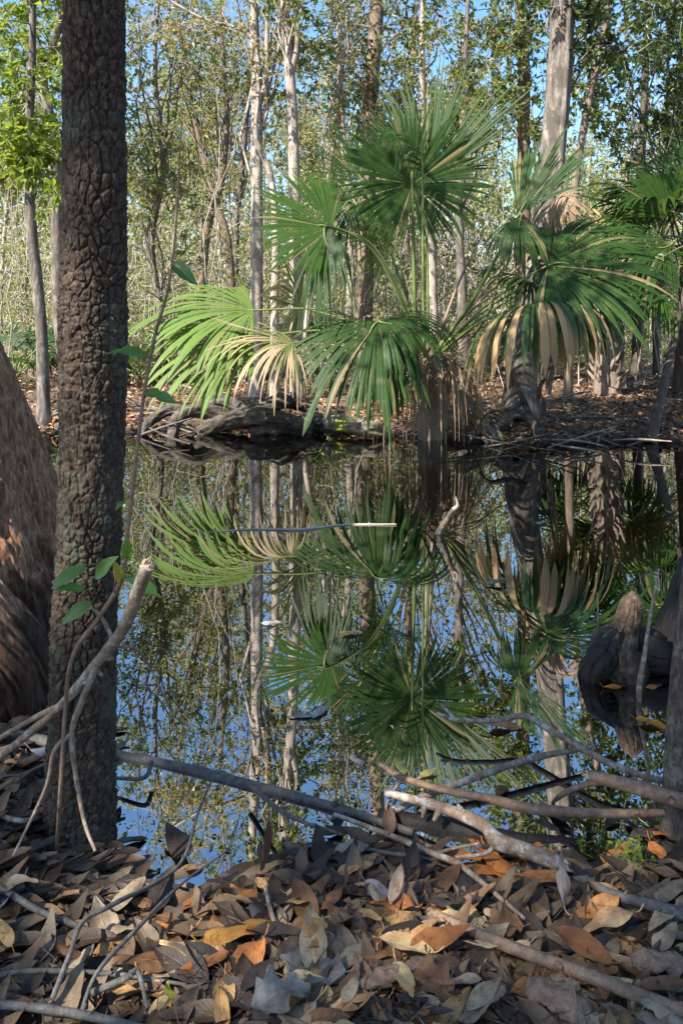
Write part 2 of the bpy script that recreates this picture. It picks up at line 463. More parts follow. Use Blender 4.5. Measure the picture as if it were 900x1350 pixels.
# ------------------------------------------------------------------ ground and water
near_px = [(-400, 930), (0, 950), (60, 962), (110, 1090), (150, 1128), (210, 1165), (290, 1150), (340, 1112), (430, 1085), (520, 1092), (600, 1118), (700, 1132), (800, 1116), (900, 1100), (1400, 1080)]
NP = np.array([on(x, y + (18 if x > 140 else 0))[:2] for x, y in near_px]); NP = NP[np.argsort(NP[:, 0])]
far_px = [(-600, 560), (-100, 566), (40, 570), (160, 572), (300, 562), (420, 566), (520, 575), (620, 584), (720, 590), (840, 580), (920, 585), (1400, 580), (2200, 570)]
FP = np.array([on(x, y)[:2] for x, y in far_px]); FP = FP[np.argsort(FP[:, 0])]


def ground_z(x, y, fine=True):
    x = np.asarray(x, float); y = np.asarray(y, float)
    wob = 0.05 * fbm(x * 6, y * 6, 0.3, 11, 3)
    sn = np.interp(x, NP[:, 0], NP[:, 1]) + wob - y
    sf = y - np.interp(x, FP[:, 0], FP[:, 1]) + 0.25 * fbm(x * 1.5, y * 1.5, 0.7, 12, 3)
    zn = np.where(sn > 0, 0.11 * (1 - np.exp(-np.maximum(sn, 0) / 0.40)) + 0.02 * np.minimum(np.maximum(sn, 0), 8), -0.45 * (1 - np.exp(np.minimum(sn, 0) / 1.0)))
    zf = np.where(sf > 0, 0.07 * (1 - np.exp(-np.maximum(sf, 0) / 0.12)) + 0.16 * (1 - np.exp(-np.maximum(sf, 0) / 3.0)), -0.45 * (1 - np.exp(np.minimum(sf, 0) / 0.8)))
    z = np.maximum(zn, zf)
    land = np.clip(z / 0.05, 0, 1)
    z = z + land * (0.012 * fbm(x * 9, y * 9, 0.1, 3, 3) + 0.05 * fbm(x * 0.7, y * 0.7, 0.1, 5, 3) * np.clip((y - 7) / 3, 0, 1))
    return z


xs = np.unique(np.concatenate([np.linspace(-400, -20, 20), np.linspace(-20, -5, 50), np.linspace(-5, -1.6, 60), np.linspace(-1.6, 1.6, 190), np.linspace(1.6, 5, 60), np.linspace(5, 20, 50), np.linspace(20, 400, 20)]))
ys = np.unique(np.concatenate([np.linspace(-60, -2, 14), np.linspace(-2, 0.6, 20), np.linspace(0.6, 2.2, 100), np.linspace(2.2, 5.8, 30), np.linspace(5.8, 9, 90), np.linspace(9, 20, 60), np.linspace(20, 60, 30), np.linspace(60, 900, 14)]))
X, Y = np.meshgrid(xs, ys)
g = MB(); g.add(np.stack([X, Y, ground_z(X, Y)], -1), grid_faces(len(ys), len(xs), False), 0, True)
tag(g.build('ground', M['ground']), 'leaf strewn swamp floor around the pond', kind='structure')
w = MB(); w.add([(-60, 0.4, 0), (60, 0.4, 0), (60, 14, 0), (-60, 14, 0)], [[0, 1, 2, 3]])
tag(w.build('water', M['water']), 'still dark tannin brown pond reflecting the trees', kind='structure')

# ------------------------------------------------------------------ trees
SUN = norm(np.array([-0.52, -0.50, 0.69]))           # towards the sun
fleck_pts = [np.array([-0.44, 1.39, z]) for z in (0.55, 0.7, 0.85, 1.0)] + [on(700, 1120, .05), on(640, 1090, .05), on(800, 1190, .1), on(560, 1180, .1), on(470, 1230, .12), on(760, 1240, .1),
             np.array([-1.0, 2.05, 0.55]), np.array([-1.02, 2.05, 0.35]), np.array([-1.05, 2.05, 0.75]), at(195, 745, 1.15), at(260, 1200, 1.3), at(840, 1100, 1.45), at(834, 790, 2.2)]
_fr = np.random.default_rng(17)
fleck_rad = [0.26 if p[0] < -.9 else 0.12 for p in fleck_pts]
for _ in range(34):                                   # small gaps in the crowns that let spots of sun reach the near bank
    fleck_pts.append(on(_fr.uniform(20, 900), _fr.uniform(1130, 1345), .1)); fleck_rad.append(_fr.uniform(.03, .085))
fleck_pts = np.array(fleck_pts)


def open_to_sun(C, rad):
    """False for leaves that would stand in one of the crown's gaps"""
    keep = np.ones(len(C), bool)
    for p, fr_ in zip(fleck_pts, fleck_rad):
        d = C - p
        along = d @ SUN
        keep &= np.linalg.norm(d - along[:, None] * SUN, axis=1) > fr_ * rad / .12
    return keep


def trunk_pts(spec):
    return np.array([at(*s) for s in spec])


def foliage(mb, path, rad, r, centre, radii, nb, nt, nl, lsize, twig_r=0.004, tlen=0.45, low=0.35, gap=None, thin_top=None, branch_mat=0, twig_mat=1, leaf_slot=2, dens=None):
    """limbs from the trunk path into an ellipsoid, twigs along the limbs, leaves along the twigs"""
    n = len(path)
    k = (n * (low + (1 - low) * r.random(nb) ** 0.9)).astype(int).clip(0, n - 1)
    S = path[k]
    d = norm(r.normal(size=(nb, 3)))
    E = centre + d * radii * (r.random(nb)[:, None] ** 0.4)
    E[:, 2] = np.maximum(E[:, 2], S[:, 2] - 0.6)
    K = 7
    t = np.linspace(0, 1, K)[None, :, None]
    Lb = np.linalg.norm(E - S, axis=1)[:, None, None]
    P = S[:, None] * (1 - t) + E[:, None] * t
    P = P + (r.normal(size=(nb, K, 3)) * 0.045 + np.array([0, 0, 0.16]) * np.sin(np.pi * t)) * Lb * np.minimum(1, t * 3)
    R0 = np.minimum(0.40 * rad[k], 0.004 + 0.005 * Lb[:, 0, 0])[:, None]
    R = R0 * (1 - 0.85 * np.linspace(0, 1, K))[None]
    tubes(mb, P, R, 4, branch_mat)
    # twigs
    bi = np.repeat(np.arange(nb), nt)
    tt = 0.25 + 0.75 * r.random(len(bi)) ** 0.8
    x = tt * (K - 1); i0 = np.minimum(x.astype(int), K - 2); fr = (x - i0)[:, None]
    B = P[bi, i0] * (1 - fr) + P[bi, i0 + 1] * fr
    out = norm(P[bi, i0 + 1] - P[bi, i0])
    D = norm(out * 0.6 + r.normal(size=(len(bi), 3)) * 0.7)
    Lt = tlen * (0.4 + 0.9 * r.random(len(bi)))[:, None]
    Kt = 4
    s = np.linspace(0, 1, Kt)[None, :, None]
    TP = B[:, None] + D[:, None] * Lt[:, None] * s + r.normal(size=(len(bi), Kt, 3)) * 0.05 * Lt[:, None] * s - np.array([0, 0, 0.2]) * Lt[:, None] * s ** 2
    TR = twig_r * (1 - 0.7 * np.linspace(0, 1, Kt))[None] * np.ones((len(bi), 1))
    tubes(mb, TP, TR, 3, twig_mat)
    # leaves
    if nl:
        li = np.repeat(np.arange(len(bi)), nl)
        u = 0.15 + 0.9 * r.random(len(li)); x = np.minimum(u, 0.999) * (Kt - 1); i0 = x.astype(int); fr = (x - i0)[:, None]
        C = TP[li, i0] * (1 - fr) + TP[li, i0 + 1] * fr
        D2 = norm(norm(TP[li, -1] - TP[li, 0]) * 0.5 + r.normal(size=(len(li), 3)) * 0.75 + np.array([0, 0, -0.15]))
        Nn = norm(r.normal(size=(len(li), 3)) * 0.6 + np.array([0, 0, 0.9]))
        sz = lsize * (0.6 + 0.7 * r.random(len(li)))
        keep = np.ones(len(li), bool)
        if gap: keep &= open_to_sun(C, gap)
        if thin_top is not None: keep &= r.random(len(C)) > np.clip((C[:, 2] - thin_top) / 4.0, 0, 0.85)
        leaves(mb, C[keep], D2[keep], Nn[keep], sz[keep], sz[keep] * 0.48, leaf_slot)


def make_tree(name, spec, rad, label, bark, leaf, seed, crown=None, group=None, cat='tree', sides=10, forks=(), flare=1.3, rough=0.06, extra=None, points=None, twig='twig_grey'):
    """tree thing > trunk, crown; spec is a list of (px, py, Y) along the stem from the ground up"""
    r = np.random.default_rng(seed)
    pts = trunk_pts(spec) if points is None else np.asarray(points, float)
    base = pts[0].copy()
    root = thing(name, base, label, cat, group)
    mb = MB()
    rads = np.asarray(rad, float)
    n = max(24, len(pts) * 8)
    path = curve(pts, n)
    path[:, :2] += 0.35 * rads[0] * np.stack([fbm(path[:, 2] * 1.1, 0.5, seed, seed, 3), fbm(path[:, 2] * 1.1, 7.5, seed, seed, 3)], 1) * np.linspace(0, 1, n)[:, None]
    rr = np.interp(np.linspace(0, 1, n), np.linspace(0, 1, len(rads)), rads)
    rr = rr * (1 + (flare - 1) * np.exp(-(path[:, 2] - path[0, 2]) / 0.18))
    tube(mb, path, rr, sides, n, 0, rough, 5.0, seed)
    for fpts, frad in forks:
        tube(mb, trunk_pts(fpts), frad, 8, 16, 0, rough, 6.0, seed + 1)
    mb.build('trunk', M[bark], root, base)
    if crown:
        cb = MB()
        for c in (crown if isinstance(crown, list) else [crown]):
            c = dict(c)
            centre = np.asarray(c.pop('centre'), float)
            foliage(cb, path, rr, r, centre, np.asarray(c.pop('radii'), float), **c)
        cb.build('crown', [M[bark], M[twig], M[leaf]], root, base)
    return root


# the plated trunk at the left edge of the near bank
def plate_disp(th, L, R, Q):
    per = 21
    x, y, z = Q[..., 0], Q[..., 1], Q[..., 2]
    u = th / (2 * np.pi) * per
    v = L / 0.0285 + 0.6 * np.sin(L * 3.1) + 1.2 * vnoise(x * 5, y * 5, z * 5, 91)
    wx = 0.5 * fbm(x * 26, y * 26, z * 14, 3, 3) + 0.16 * fbm(x * 110, y * 110, z * 80, 13, 2)
    wy = 0.6 * fbm(x * 30, y * 30, z * 24, 8, 3)
    f1, f2, cid, dv = cells(u + wx, v + wy, per, 21)
    wid = 0.07 + 0.07 * (vnoise(x * 20, y * 20, z * 12, 71) + 1)
    crack = np.clip((f2 - f1) / wid, 0, 1) ** 0.9
    crack = 1 - (1 - crack) * np.clip(.75 + 1.5 * fbm(x * 9, y * 9, z * 5, 61, 3), .12, 1)
    f1b, f2b, cidb, dvb = cells(u * 2 + wx * 2.4, v * 2.3 + wy * 2.6, per * 2, 33)
    crack2 = np.clip((f2b - f1b) / 0.14, 0, 1)
    flake = np.floor((cidb * 3)) / 3.0
    rough = fbm(x * 150, y * 150, z * 120, 5, 3)
    strat = 1 - np.abs(fbm(x * 60, y * 60, z * 200, 6, 3)) * 2
    big = fbm(x * 7, y * 7, z * 4, 2, 3)
    h = crack * (0.0050 + 0.0016 * cid + 0.0022 * np.clip(-dv, -0.6, 0.6) + 0.0016 * flake * crack2 + 0.0012 * crack2) + (0.35 + 0.65 * crack) * (0.0030 * rough + 0.0014 * strat) + 0.007 * big
    h = h * 1.35
    return np.where(L < 2.4, h, h * 0.5) - 0.005


t1 = thing('plated_tree', at(107, 1110, 1.45), 'dark tree trunk with thick cracked bark plates standing on the near bank at the left', 'tree')
o1 = np.array(t1.location)
mb = MB()
p1 = [at(104, 1140, 1.45), at(106, 1080, 1.45), at(110, 900, 1.45), at(119, 720, 1.45), at(123, 500, 1.45), at(124, 300, 1.45), at(124, 0, 1.45), at(124, -260, 1.45)]
tube(mb, p1, [0.072, 0.0595, 0.0555, 0.055, 0.0545, 0.054, 0.053, 0.052], 280, 900, 0, 0, disp=plate_disp, cap=False)
top1 = at(124, -258, 1.45)
p1b = [top1, top1 + [0.03, 0.02, 1.2], top1 + [-0.1, 0.0, 2.6], top1 + [-0.3, -0.1, 4.2]]
tube(mb, p1b, [0.057, 0.05, 0.035, 0.012], 20, 30, 0, 0.05, 12, 4)
mb.build('trunk', M['bark_plate'], t1, o1)
cb = MB(); pth = curve(p1b, 30)
foliage(cb, pth, np.linspace(0.057, 0.012, 30), np.random.default_rng(3), np.array([-2.3, -0.5, 5.6]), np.array([1.8, 1.7, 1.2]), 34, 18, 16, 0.09, low=0.3, gap=0.10)
cb.build('crown', [M['bark_plate'], M['twig_grey'], M['leaf_dark']], t1, o1)


# the big cypress at the left frame edge
def fibre_disp(amp, seed, butt=0.0, k=7, fs=26):
    def f(th, L, R, Q):
        c, s = np.cos(th), np.sin(th)
        tw = L * 0.06
        rid = np.minimum(np.abs(fbm(c * R * fs + tw, s * R * fs, L * 0.9, seed, 4)) / 0.10, 1.0) * 0.9 + 0.6 * fbm(c * R * fs * .5, s * R * fs * .5, L * .8, seed + 7, 2)
        fine = 0.35 * fbm(c * R * fs * 4, s * R * fs * 4, L * 9, seed + 3, 3) + .5 * np.minimum(np.abs(fbm(c * R * fs * 2 + L * .3, s * R * fs * 2, L * 2.4, seed + 5, 3)) / .12, 1)
        lobe = butt * np.exp(-L / 0.55) * (np.cos(k * th + 2.0 * vnoise(L * 1.5, 0, 0, seed)) * 0.5 + 0.3 * np.cos(3 * th + 1.0))
        return amp * (0.7 * rid + 0.8 * fine) + lobe * R
    return f


t2 = thing('cypress_tree', (-1.42, 2.5, 0.0), 'massive reddish cypress with stringy bark and swollen base at the left edge', 'tree')
mb = MB()
cy = [(-1.38, 2.5, -0.4), (-1.38, 2.5, 0.0), (-1.41, 2.5, 0.35), (-1.46, 2.5, 0.7), (-1.55, 2.5, 1.1), (-1.68, 2.5, 1.8), (-1.75, 2.45, 3.0), (-1.9, 2.2, 4.6), (-2.3, 1.7, 6.4)]
tube(mb, cy, [0.54, 0.50, 0.42, 0.345, 0.285, 0.24, 0.21, 0.16, 0.05], 560, 520, 0, 0, disp=fibre_disp(0.036, 4, 0.22, fs=15), cap=True)
mb.build('trunk', M['bark_cypress'], t2, (-1.42, 2.5, 0))
mb = MB()
tube(mb, [(-1.32, 2.08, 0.40), (-1.12, 1.96, 0.33), (-0.98, 1.95, 0.20), (-0.89, 2.0, 0.05), (-0.84, 2.05, -0.25)], [0.13, 0.135, 0.125, 0.115, 0.10], 220, 180, 0, 0, disp=fibre_disp(0.026, 9, fs=34))
mb.build('root', M['bark_cypress'], t2, (-1.42, 2.5, 0))
cb = MB(); pth = curve(np.array(cy[5:]), 40)
foliage(cb, pth, np.linspace(0.25, 0.05, 40), np.random.default_rng(5), np.array([-2.0, 3.5, 5.7]), np.array([1.35, 1.3, 0.9]), 22, 12, 12, 0.09, low=0.25, tlen=0.5)
cb.build('crown', [M['bark_cypress'], M['twig_grey'], M['leaf_dark']], t2, (-1.42, 2.5, 0))

# the cypress base at the right frame edge and its knee
t3 = thing('cypress_tree', (1.85, 2.25, 0.0), 'black wet swollen cypress base sweeping up behind the knee at the right edge', 'tree')
mb = MB()
tube(mb, [(1.81, 2.27, -0.5), (1.83, 2.27, 0.0), (1.85, 2.27, 0.12), (1.86, 2.27, 0.28), (1.86, 2.27, 0.6), (1.86, 2.27, 1.2), (1.8, 2.3, 2.6), (1.7, 2.4, 5.0)], [0.86, 0.76, 0.66, 0.46, 0.32, 0.24, 0.16, 0.05], 520, 380, 0, 0, disp=fibre_disp(0.034, 14, 0.20, 6, fs=13))
mb.build('trunk', M['bark_wet'], t3, (1.85, 2.25, 0))
cb = MB(); pth = curve(np.array([(1.6, 2.4, 2.6), (1.62, 2.4, 3.8), (1.7, 2.4, 5.0)]), 20)
foliage(cb, pth, np.linspace(0.15, 0.05, 20), np.random.default_rng(15), np.array([2.2, 1.6, 4.9]), np.array([1.6, 1.6, 1.0]), 20, 14, 12, 0.10, low=0.2)
cb.build('crown', [M['bark_wet'], M['twig_grey'], M['leaf_dark']], t3, (1.85, 2.25, 0))


def knee_disp(th, L, R, Q):
    c, s = np.cos(th), np.sin(th)
    x, y, z = Q[..., 0], Q[..., 1], Q[..., 2]
    groove = np.minimum(np.abs(fbm(c * 1.9, s * 1.9, L * 2.2, 37, 4)) / .12, 1)
    return .010 * groove * np.minimum(R / .06, 1.2) - .006 + .018 * fbm(x * 12, y * 12, z * 10, 31, 3) + .006 * fbm(x * 60, y * 60, z * 30, 35, 4) + .003 * fbm(x * 170, y * 170, z * 120, 36, 3)


kn = thing('cypress_knee', on(822, 880), 'knobbly grey brown cypress knee poking out of the dark water at the right', 'cypress knee')
kb = np.array(kn.location)
mb = MB()
kp = [on(818, 905, -0.12), on(816, 885, -.01), at(810, 858, 2.18), at(822, 832, 2.18), at(829, 808, 2.18), at(832, 793, 2.18), at(834, 779, 2.18)]
tube(mb, kp, [0.13, 0.085, 0.064, 0.042, 0.031, 0.026, 0.009], 160, 170, 0, 0, disp=knee_disp)
mb.build('knee_body', M['bark_knee'], kn, kb)
mb = MB()
tube(mb, [at(830, 812, 2.19), at(816, 840, 2.17), at(799, 862, 2.15), at(785, 882, 2.14), on(774, 912, -.12)], [0.02, 0.036, 0.040, 0.042, 0.04], 100, 90, 0, 0, disp=knee_disp)
tube(mb, [at(822, 862, 2.26), at(846, 858, 2.24), at(868, 868, 2.22), on(885, 890, -0.10)], [0.075, 0.065, 0.06, 0.04], 100, 90, 0, 0, disp=knee_disp)
mb.build('root', M['bark_wet'], kn, kb)

# slim dark trunk at the right edge of the near bank
mb = MB()
make_tree('slim_tree', [(885, 1125, 1.5), (890, 1000, 1.5), (893, 930, 1.5), (905, 800, 1.5), (940, 500, 1.52), (985, 100, 1.55), (1010, -700, 1.6), (1000, -2000, 1.6)],
          [0.02, 0.0195, 0.018, 0.017, 0.015, 0.013, 0.011, 0.005], 'slim dark trunk rooted in the wet leaves at the right edge of the near bank', 'bark_slim', 'leaf_dark', 41,
          dict(centre=(0.9, 1.3, 4.3), radii=(0.9, 0.9, 0.6), nb=10, nt=10, nl=10, lsize=0.08, low=0.5), sides=30, rough=0.05)


def shade_tree(x, y, h, rad, centre, radii, nb, label, seed):  # unseen oaks added behind the camera so their crowns shade the near bank
    pts = np.array([(x, y, 0.2), (x + .05, y + .02, h * .35), (x - .1, y + .1, h * .7), (x, y, h)])
    make_tree('added_shade_oak', None, [rad, rad * .8, rad * .5, rad * .15], label, 'bark_grey', 'leaf_dark', seed,
              dict(centre=centre, radii=radii, nb=nb, nt=20, nl=18, lsize=.105, low=.3, gap=.12, tlen=.6), points=pts)


shade_tree(-4.2, -3.6, 7.6, .20, (-3.7, -3.1, 5.8), (2.7, 2.7, 1.5), 78, 'unseen grey oak added behind the near bank on the left to shade it', 901)
shade_tree(-6.2, -5.6, 9.0, .22, (-6.0, -5.6, 7.6), (2.4, 2.4, 1.5), 40, 'unseen taller grey oak added farthest behind the near bank to shade it', 902)

shade_tree(2.6, -2.6, 7.4, .18, (1.9, -1.6, 6.0), (2.6, 2.3, 1.3), 46, 'unseen grey oak added behind the near bank on the right to cut sky light', 903)


def gz(px, Y):
    return float(ground_z((px - 450) / F * Y, Y))


def gpx(px, Y):
    """row of the ground at that column and distance"""
    return HZ + (CAMZ - gz(px, Y)) * F / Y + 3


def cr(px, py, Y, rx, ry, rz, nb, nt, nl, ls, **k):
    d = dict(centre=at(px, py, Y), radii=(rx, ry, rz), nb=nb, nt=nt, nl=nl, lsize=ls)
    d.update(k); return d


def bt(px, Y):
    return (px, gpx(px, Y), Y)


TP = 3.7
# (name, spec, radii, label, bark, leaf, crown)
mids = [
    ('slender_tree', [bt(58, 7.3), (55, 430, 7.3), (42, 300, 7.3), (38, 200, 7.3), (42, 60, 7.3), (44, -150, 7.3)], [0.062, 0.055, 0.05, 0.042, 0.035, 0.012],
     'slender pale trunk standing on the far shore between the big cypress and the plated trunk', 'bark_grey', 'leaf_bright', [cr(20, 120, 7.3, 0.9, 0.9, 0.9, 14, 8, 10, .085, low=.4), cr(50, 215, 6.9, 0.35, 0.5, 0.16, 7, 8, 14, .10, low=.5)]),
    ('forked_tree', [bt(95, 9.5), (80, 430, 9.5), (76, 330, 9.5), (72, 200, 9.5), (56, 95, 9.5), (72, 55, 9.5), (92, -60, 9.5)], [0.09, 0.085, 0.08, 0.07, 0.055, 0.05, 0.02],
     'grey crooked tree with a bent upper stem just left of the plated trunk', 'bark_grey', 'leaf_bright', [cr(30, 60, 9.5, 1.1, 1.2, 1.0, 14, 10, 10, .085, low=.5), cr(90, -120, 9.5, 1.5, 1.2, .8, 10, 8, 8, .085, low=.6)]),
    ('leaning_tree', [bt(258, 12), (268, 350, 12), (276, 290, 12), (292, 240, 12), (300, 150, 12), (290, 0, 12), (300, -150, 12)], [0.085, 0.072, 0.066, 0.056, 0.042, 0.028, 0.01],
     'brown leaning trunk above the sunny left palm fans', 'bark_brown', 'leaf_mid', [cr(290, 40, 12, 1.6, 1.6, 1.4, 22, 16, 5, .075, low=.4)]),
    ('crooked_tree', [bt(312, 12.6), (303, 350, 12.6), (296, 300, 12.6), (282, 260, 12.6), (262, 180, 12.6), (240, 60, 12.6), (225, -120, 12.6)], [0.085, 0.072, 0.066, 0.056, 0.042, 0.028, 0.01],
     'crooked brown trunk curving left across its leaning neighbour', 'bark_brown', 'leaf_mid', [cr(225, 70, 12.6, 1.6, 1.6, 1.3, 18, 14, 6, .08, low=.4)]),
    ('pale_tree', [bt(336, 9.2), (338, 400, 9.2), (339, 300, 9.2), (338, 200, 9.2), (336, 60, 9.2), (328, -120, 9.2), (325, -320, 9.2)], [0.082, 0.078, 0.074, 0.07, 0.06, 0.045, 0.015],
     'straight pale trunk, leftmost of the trio behind the left palm fans', 'bark_pale', 'leaf_mid', [cr(320, -20, 9.2, 1.3, 1.5, 1.6, 18, 14, 8, .075, low=.35)]),
    ('thin_tree', [bt(362, 8.6), (362, 400, 8.6), (364, 320, 8.6), (358, 235, 8.6), (338, 180, 8.6), (341, 110, 8.6), (330, 48, 8.6), (262, 22, 8.6), (205, -12, 8.6)], [0.055, 0.05, 0.045, 0.036, 0.026, 0.024, 0.02, 0.016, 0.008],
     'thin crooked stem, middle of the pale trio, its top bending sharply left', 'bark_pale', 'leaf_dry', [cr(270, 40, 8.4, 0.9, 0.8, 0.45, 12, 10, 5, .07, low=.6)]),
    ('pale_tree', [bt(392, 8.9), (390, 400, 8.9), (388, 250, 8.9), (384, 120, 8.9), (376, 20, 8.9), (370, -120, 8.9), (360, -330, 8.9)], [0.075, 0.072, 0.068, 0.06, 0.05, 0.04, 0.012],
     'tall pale trunk with a forked top, rightmost of the trio behind the left palm fans', 'bark_pale', 'leaf_mid', [cr(400, -60, 8.9, 1.3, 1.4, 1.5, 18, 14, 7, .075, low=.45)]),
    ('broad_tree', [bt(478, 11), (480, 420, 11), (484, 250, 11), (490, 120, 11), (497, 0, 11), (505, -180, 11), (500, -330, 11)], [0.15, 0.13, 0.12, 0.11, 0.10, 0.07, 0.02],
     'broad grey trunk rising behind the big round palm fan', 'bark_brown', 'leaf_dark', [cr(455, 90, 11, 1.2, 1.4, 1.1, 20, 14, 10, .075, low=.3), cr(540, -40, 11, 1.5, 1.4, 1.4, 18, 14, 9, .08, low=.4)]),
    ('narrow_tree', [bt(572, 10), (571, 430, 10), (568, 330, 10), (560, 200, 10), (556, 80, 10), (560, -150, 10)], [0.075, 0.065, 0.06, 0.05, 0.04, 0.012],
     'narrow pale trunk just right of the upright palm stem', 'bark_pale', 'leaf_mid', [cr(570, 100, 10, 1.2, 1.2, 1.1, 18, 14, 9, .075, low=.4)]),
    ('narrow_tree', [bt(612, 9.6), (610, 430, 9.6), (606, 330, 9.6), (604, 240, 9.6), (612, 120, 9.6), (618, -80, 9.6)], [0.075, 0.065, 0.055, 0.05, 0.04, 0.012],
     'narrow speckled trunk on the bank beyond the arching palm stems', 'bark_grey', 'leaf_mid', [cr(630, 60, 9.6, 1.2, 1.3, 1.1, 18, 14, 9, .075, low=.4)]),
    ('brown_tree', [bt(700, 10.5), (692, 400, 10.5), (690, 230, 10.5), (690, 100, 10.5), (684, -20, 10.5), (680, -200, 10.5)], [0.11, 0.10, 0.09, 0.085, 0.075, 0.02],
     'brown trunk with loose bark just left of the large grey trunk', 'bark_brown', 'leaf_mid', [cr(690, 90, 10.2, 1.1, 1.2, 1.2, 20, 14, 10, .08, low=.3), cr(640, -60, 10, 1.4, 1.3, 1.2, 10, 12, 7, .08, low=.5)]),
    ('grey_tree', [bt(684, 7.0), (688, 480, 7.0), (700, 400, 7.05), (718, 300, 7.1), (730, 200, 7.15), (738, 90, 7.2), (744, -40, 7.2), (748, -200, 7.2), (752, -360, 7.2)], [0.165, 0.14, 0.125, 0.122, 0.12, 0.117, 0.112, 0.08, 0.03],
     'large grey trunk with flared foot standing on the right far shore behind the palm', 'bark_grey', 'leaf_dark', [cr(800, -10, 7.3, 1.1, 1.2, 0.9, 18, 13, 9, .075, low=.5), cr(700, -110, 7.2, 1.2, 1.2, 0.9, 8, 12, 7, .075, low=.6)]),
    ('reddish_tree', [bt(748, 8.6), (754, 300, 8.6), (765, 190, 8.6), (785, 90, 8.6), (797, 30, 8.6), (812, -100, 8.6)], [0.05, 0.045, 0.042, 0.04, 0.035, 0.012],
     'reddish thin stem leaning right beside the large grey trunk', 'bark_brown', 'leaf_mid', [cr(805, 60, 8.6, 0.9, 0.9, 0.9, 14, 12, 10, .075, low=.5)]),
    ('dark_tree', [bt(838, 11.6), (840, 400, 11.6), (843, 250, 11.6), (850, 100, 11.6), (856, -100, 11.6)], [0.075, 0.07, 0.065, 0.055, 0.02],
     'dark straight trunk standing on the leaf covered right bank beside the booted palm', 'bark_dark', 'leaf_dark', [cr(860, 90, 11.6, 1.3, 1.3, 1.4, 22, 14, 10, .08, low=.35)]),
    ('dark_tree', [bt(865, 12.2), (864, 430, 12.2), (870, 330, 12.2), (878, 200, 12.2), (880, 0, 12.2)], [0.055, 0.05, 0.045, 0.04, 0.015],
     'thin dark trunk farther back, right of the straight dark one on the leaf covered bank', 'bark_dark', 'leaf_mid', [cr(900, 160, 12.2, 1.0, 1.0, 1.1, 14, 12, 10, .08, low=.4)]),
    ('dark_tree', [bt(897, 9.4), (899, 470, 9.4), (903, 400, 9.4), (910, 250, 9.4), (915, 50, 9.4), (918, -150, 9.4)], [0.10, 0.09, 0.085, 0.08, 0.07, 0.02],
     'stout dark trunk cut by the right edge on the far bank', 'bark_dark', 'leaf_dark', [cr(880, 60, 8.8, 1.0, 1.1, 1.3, 26, 15, 12, .075, low=.4)]),
    ('leaning_sapling', [(857, 585, 6.5), (862, 560, 6.55), (872, 520, 6.7), (880, 480, 6.9), (890, 440, 7.0), (900, 390, 7.1), (915, 320, 7.2)], [0.045, 0.04, 0.036, 0.032, 0.028, 0.022, 0.01],
     'crooked dark stem leaning right out of the water edge at the far right', 'bark_dark', 'leaf_mid', [cr(930, 280, 7.3, .5, .5, .4, 6, 6, 8, .07, low=.7)]),
    ('twin_tree', [bt(455, 12.5), (460, 420, 12.5), (462, 300, 12.5), (450, 150, 12.5), (447, 0, 12.5), (450, -150, 12.5)], [0.07, 0.065, 0.06, 0.05, 0.04, 0.012],
     'thin pale stem behind the drooping strips of the left palm fan', 'bark_pale', 'leaf_mid', [cr(430, 60, 12.5, 1.5, 1.4, 1.4, 20, 14, 8, .08, low=.4)]),
    ('twin_tree', [bt(530, 13.5), (532, 420, 13.5), (535, 300, 13.5), (540, 150, 13.5), (548, 0, 13.5)], [0.09, 0.08, 0.075, 0.06, 0.02],
     'thin brown stem partly hidden by the upright palm stem', 'bark_brown', 'leaf_mid', [cr(550, 40, 13.5, 1.6, 1.5, 1.6, 20, 14, 9, .08, low=.4)]),
    ('bare_tree', [bt(395, 10.3), (405, 420, 10.3), (425, 300, 10.3), (440, 180, 10.3), (455, 60, 10.3), (462, -80, 10.3)], [0.045, 0.04, 0.035, 0.03, 0.022, 0.008],
     'thin bare stem slanting right behind the left palm fan', 'bark_pale', 'leaf_dry', [cr(440, 90, 10.3, 1.1, 1.1, 1.2, 20, 16, 3, .07, low=.3)]),
    ('bare_tree', [bt(205, 10.8), (212, 420, 10.8), (200, 320, 10.8), (215, 220, 10.8), (205, 90, 10.8), (215, -60, 10.8)], [0.06, 0.05, 0.045, 0.04, 0.03, 0.01],
     'thin bare stem with a haze of grey twigs just right of the plated trunk', 'bark_grey', 'leaf_mid', [cr(225, 220, 10.8, 1.1, 1.1, 1.1, 30, 20, 3, .07, low=.2), cr(205, 10, 10.8, 1.2, 1.1, .9, 20, 16, 5, .075, low=.5)]),
]
for i, (nm, spec, rad, lab, bark, leaf, crw) in enumerate(mids):
    for c in crw:
        c.setdefault('thin_top', TP); c.setdefault('tlen', .36)
        c['nl'] = int(c['nl'] * 1.7 + 1); c['radii'] = tuple(np.array(c['radii']) * 1.12)
    forks = ()
    if nm == 'pale_tree' and spec[0][0] == 392:
        forks = (([(384, 100, 8.9), (392, 55, 8.85), (390, 0, 8.8), (396, -120, 8.8)], [0.04, 0.035, 0.03, 0.012]),)
    if nm == 'pale_tree' and spec[0][0] == 336:
        forks = (([(338, 150, 9.2), (352, 190 - 90, 9.1), (352, 40, 9.0), (358, -90, 9.0)], [0.04, 0.032, 0.028, 0.01]),)
    if nm == 'grey_tree':
        forks = (([(722, 520, 6.9), (735, 400, 6.95), (736, 300, 6.98), (739, 200, 7.0), (748, 60, 7.05), (752, -80, 7.1)], [0.03, 0.028, 0.03, 0.03, 0.026, 0.015]),)
    make_tree(nm, spec, rad, lab, bark, leaf, 100 + i, crw, forks=forks, sides=20 if rad[0] > 0.12 else 12)

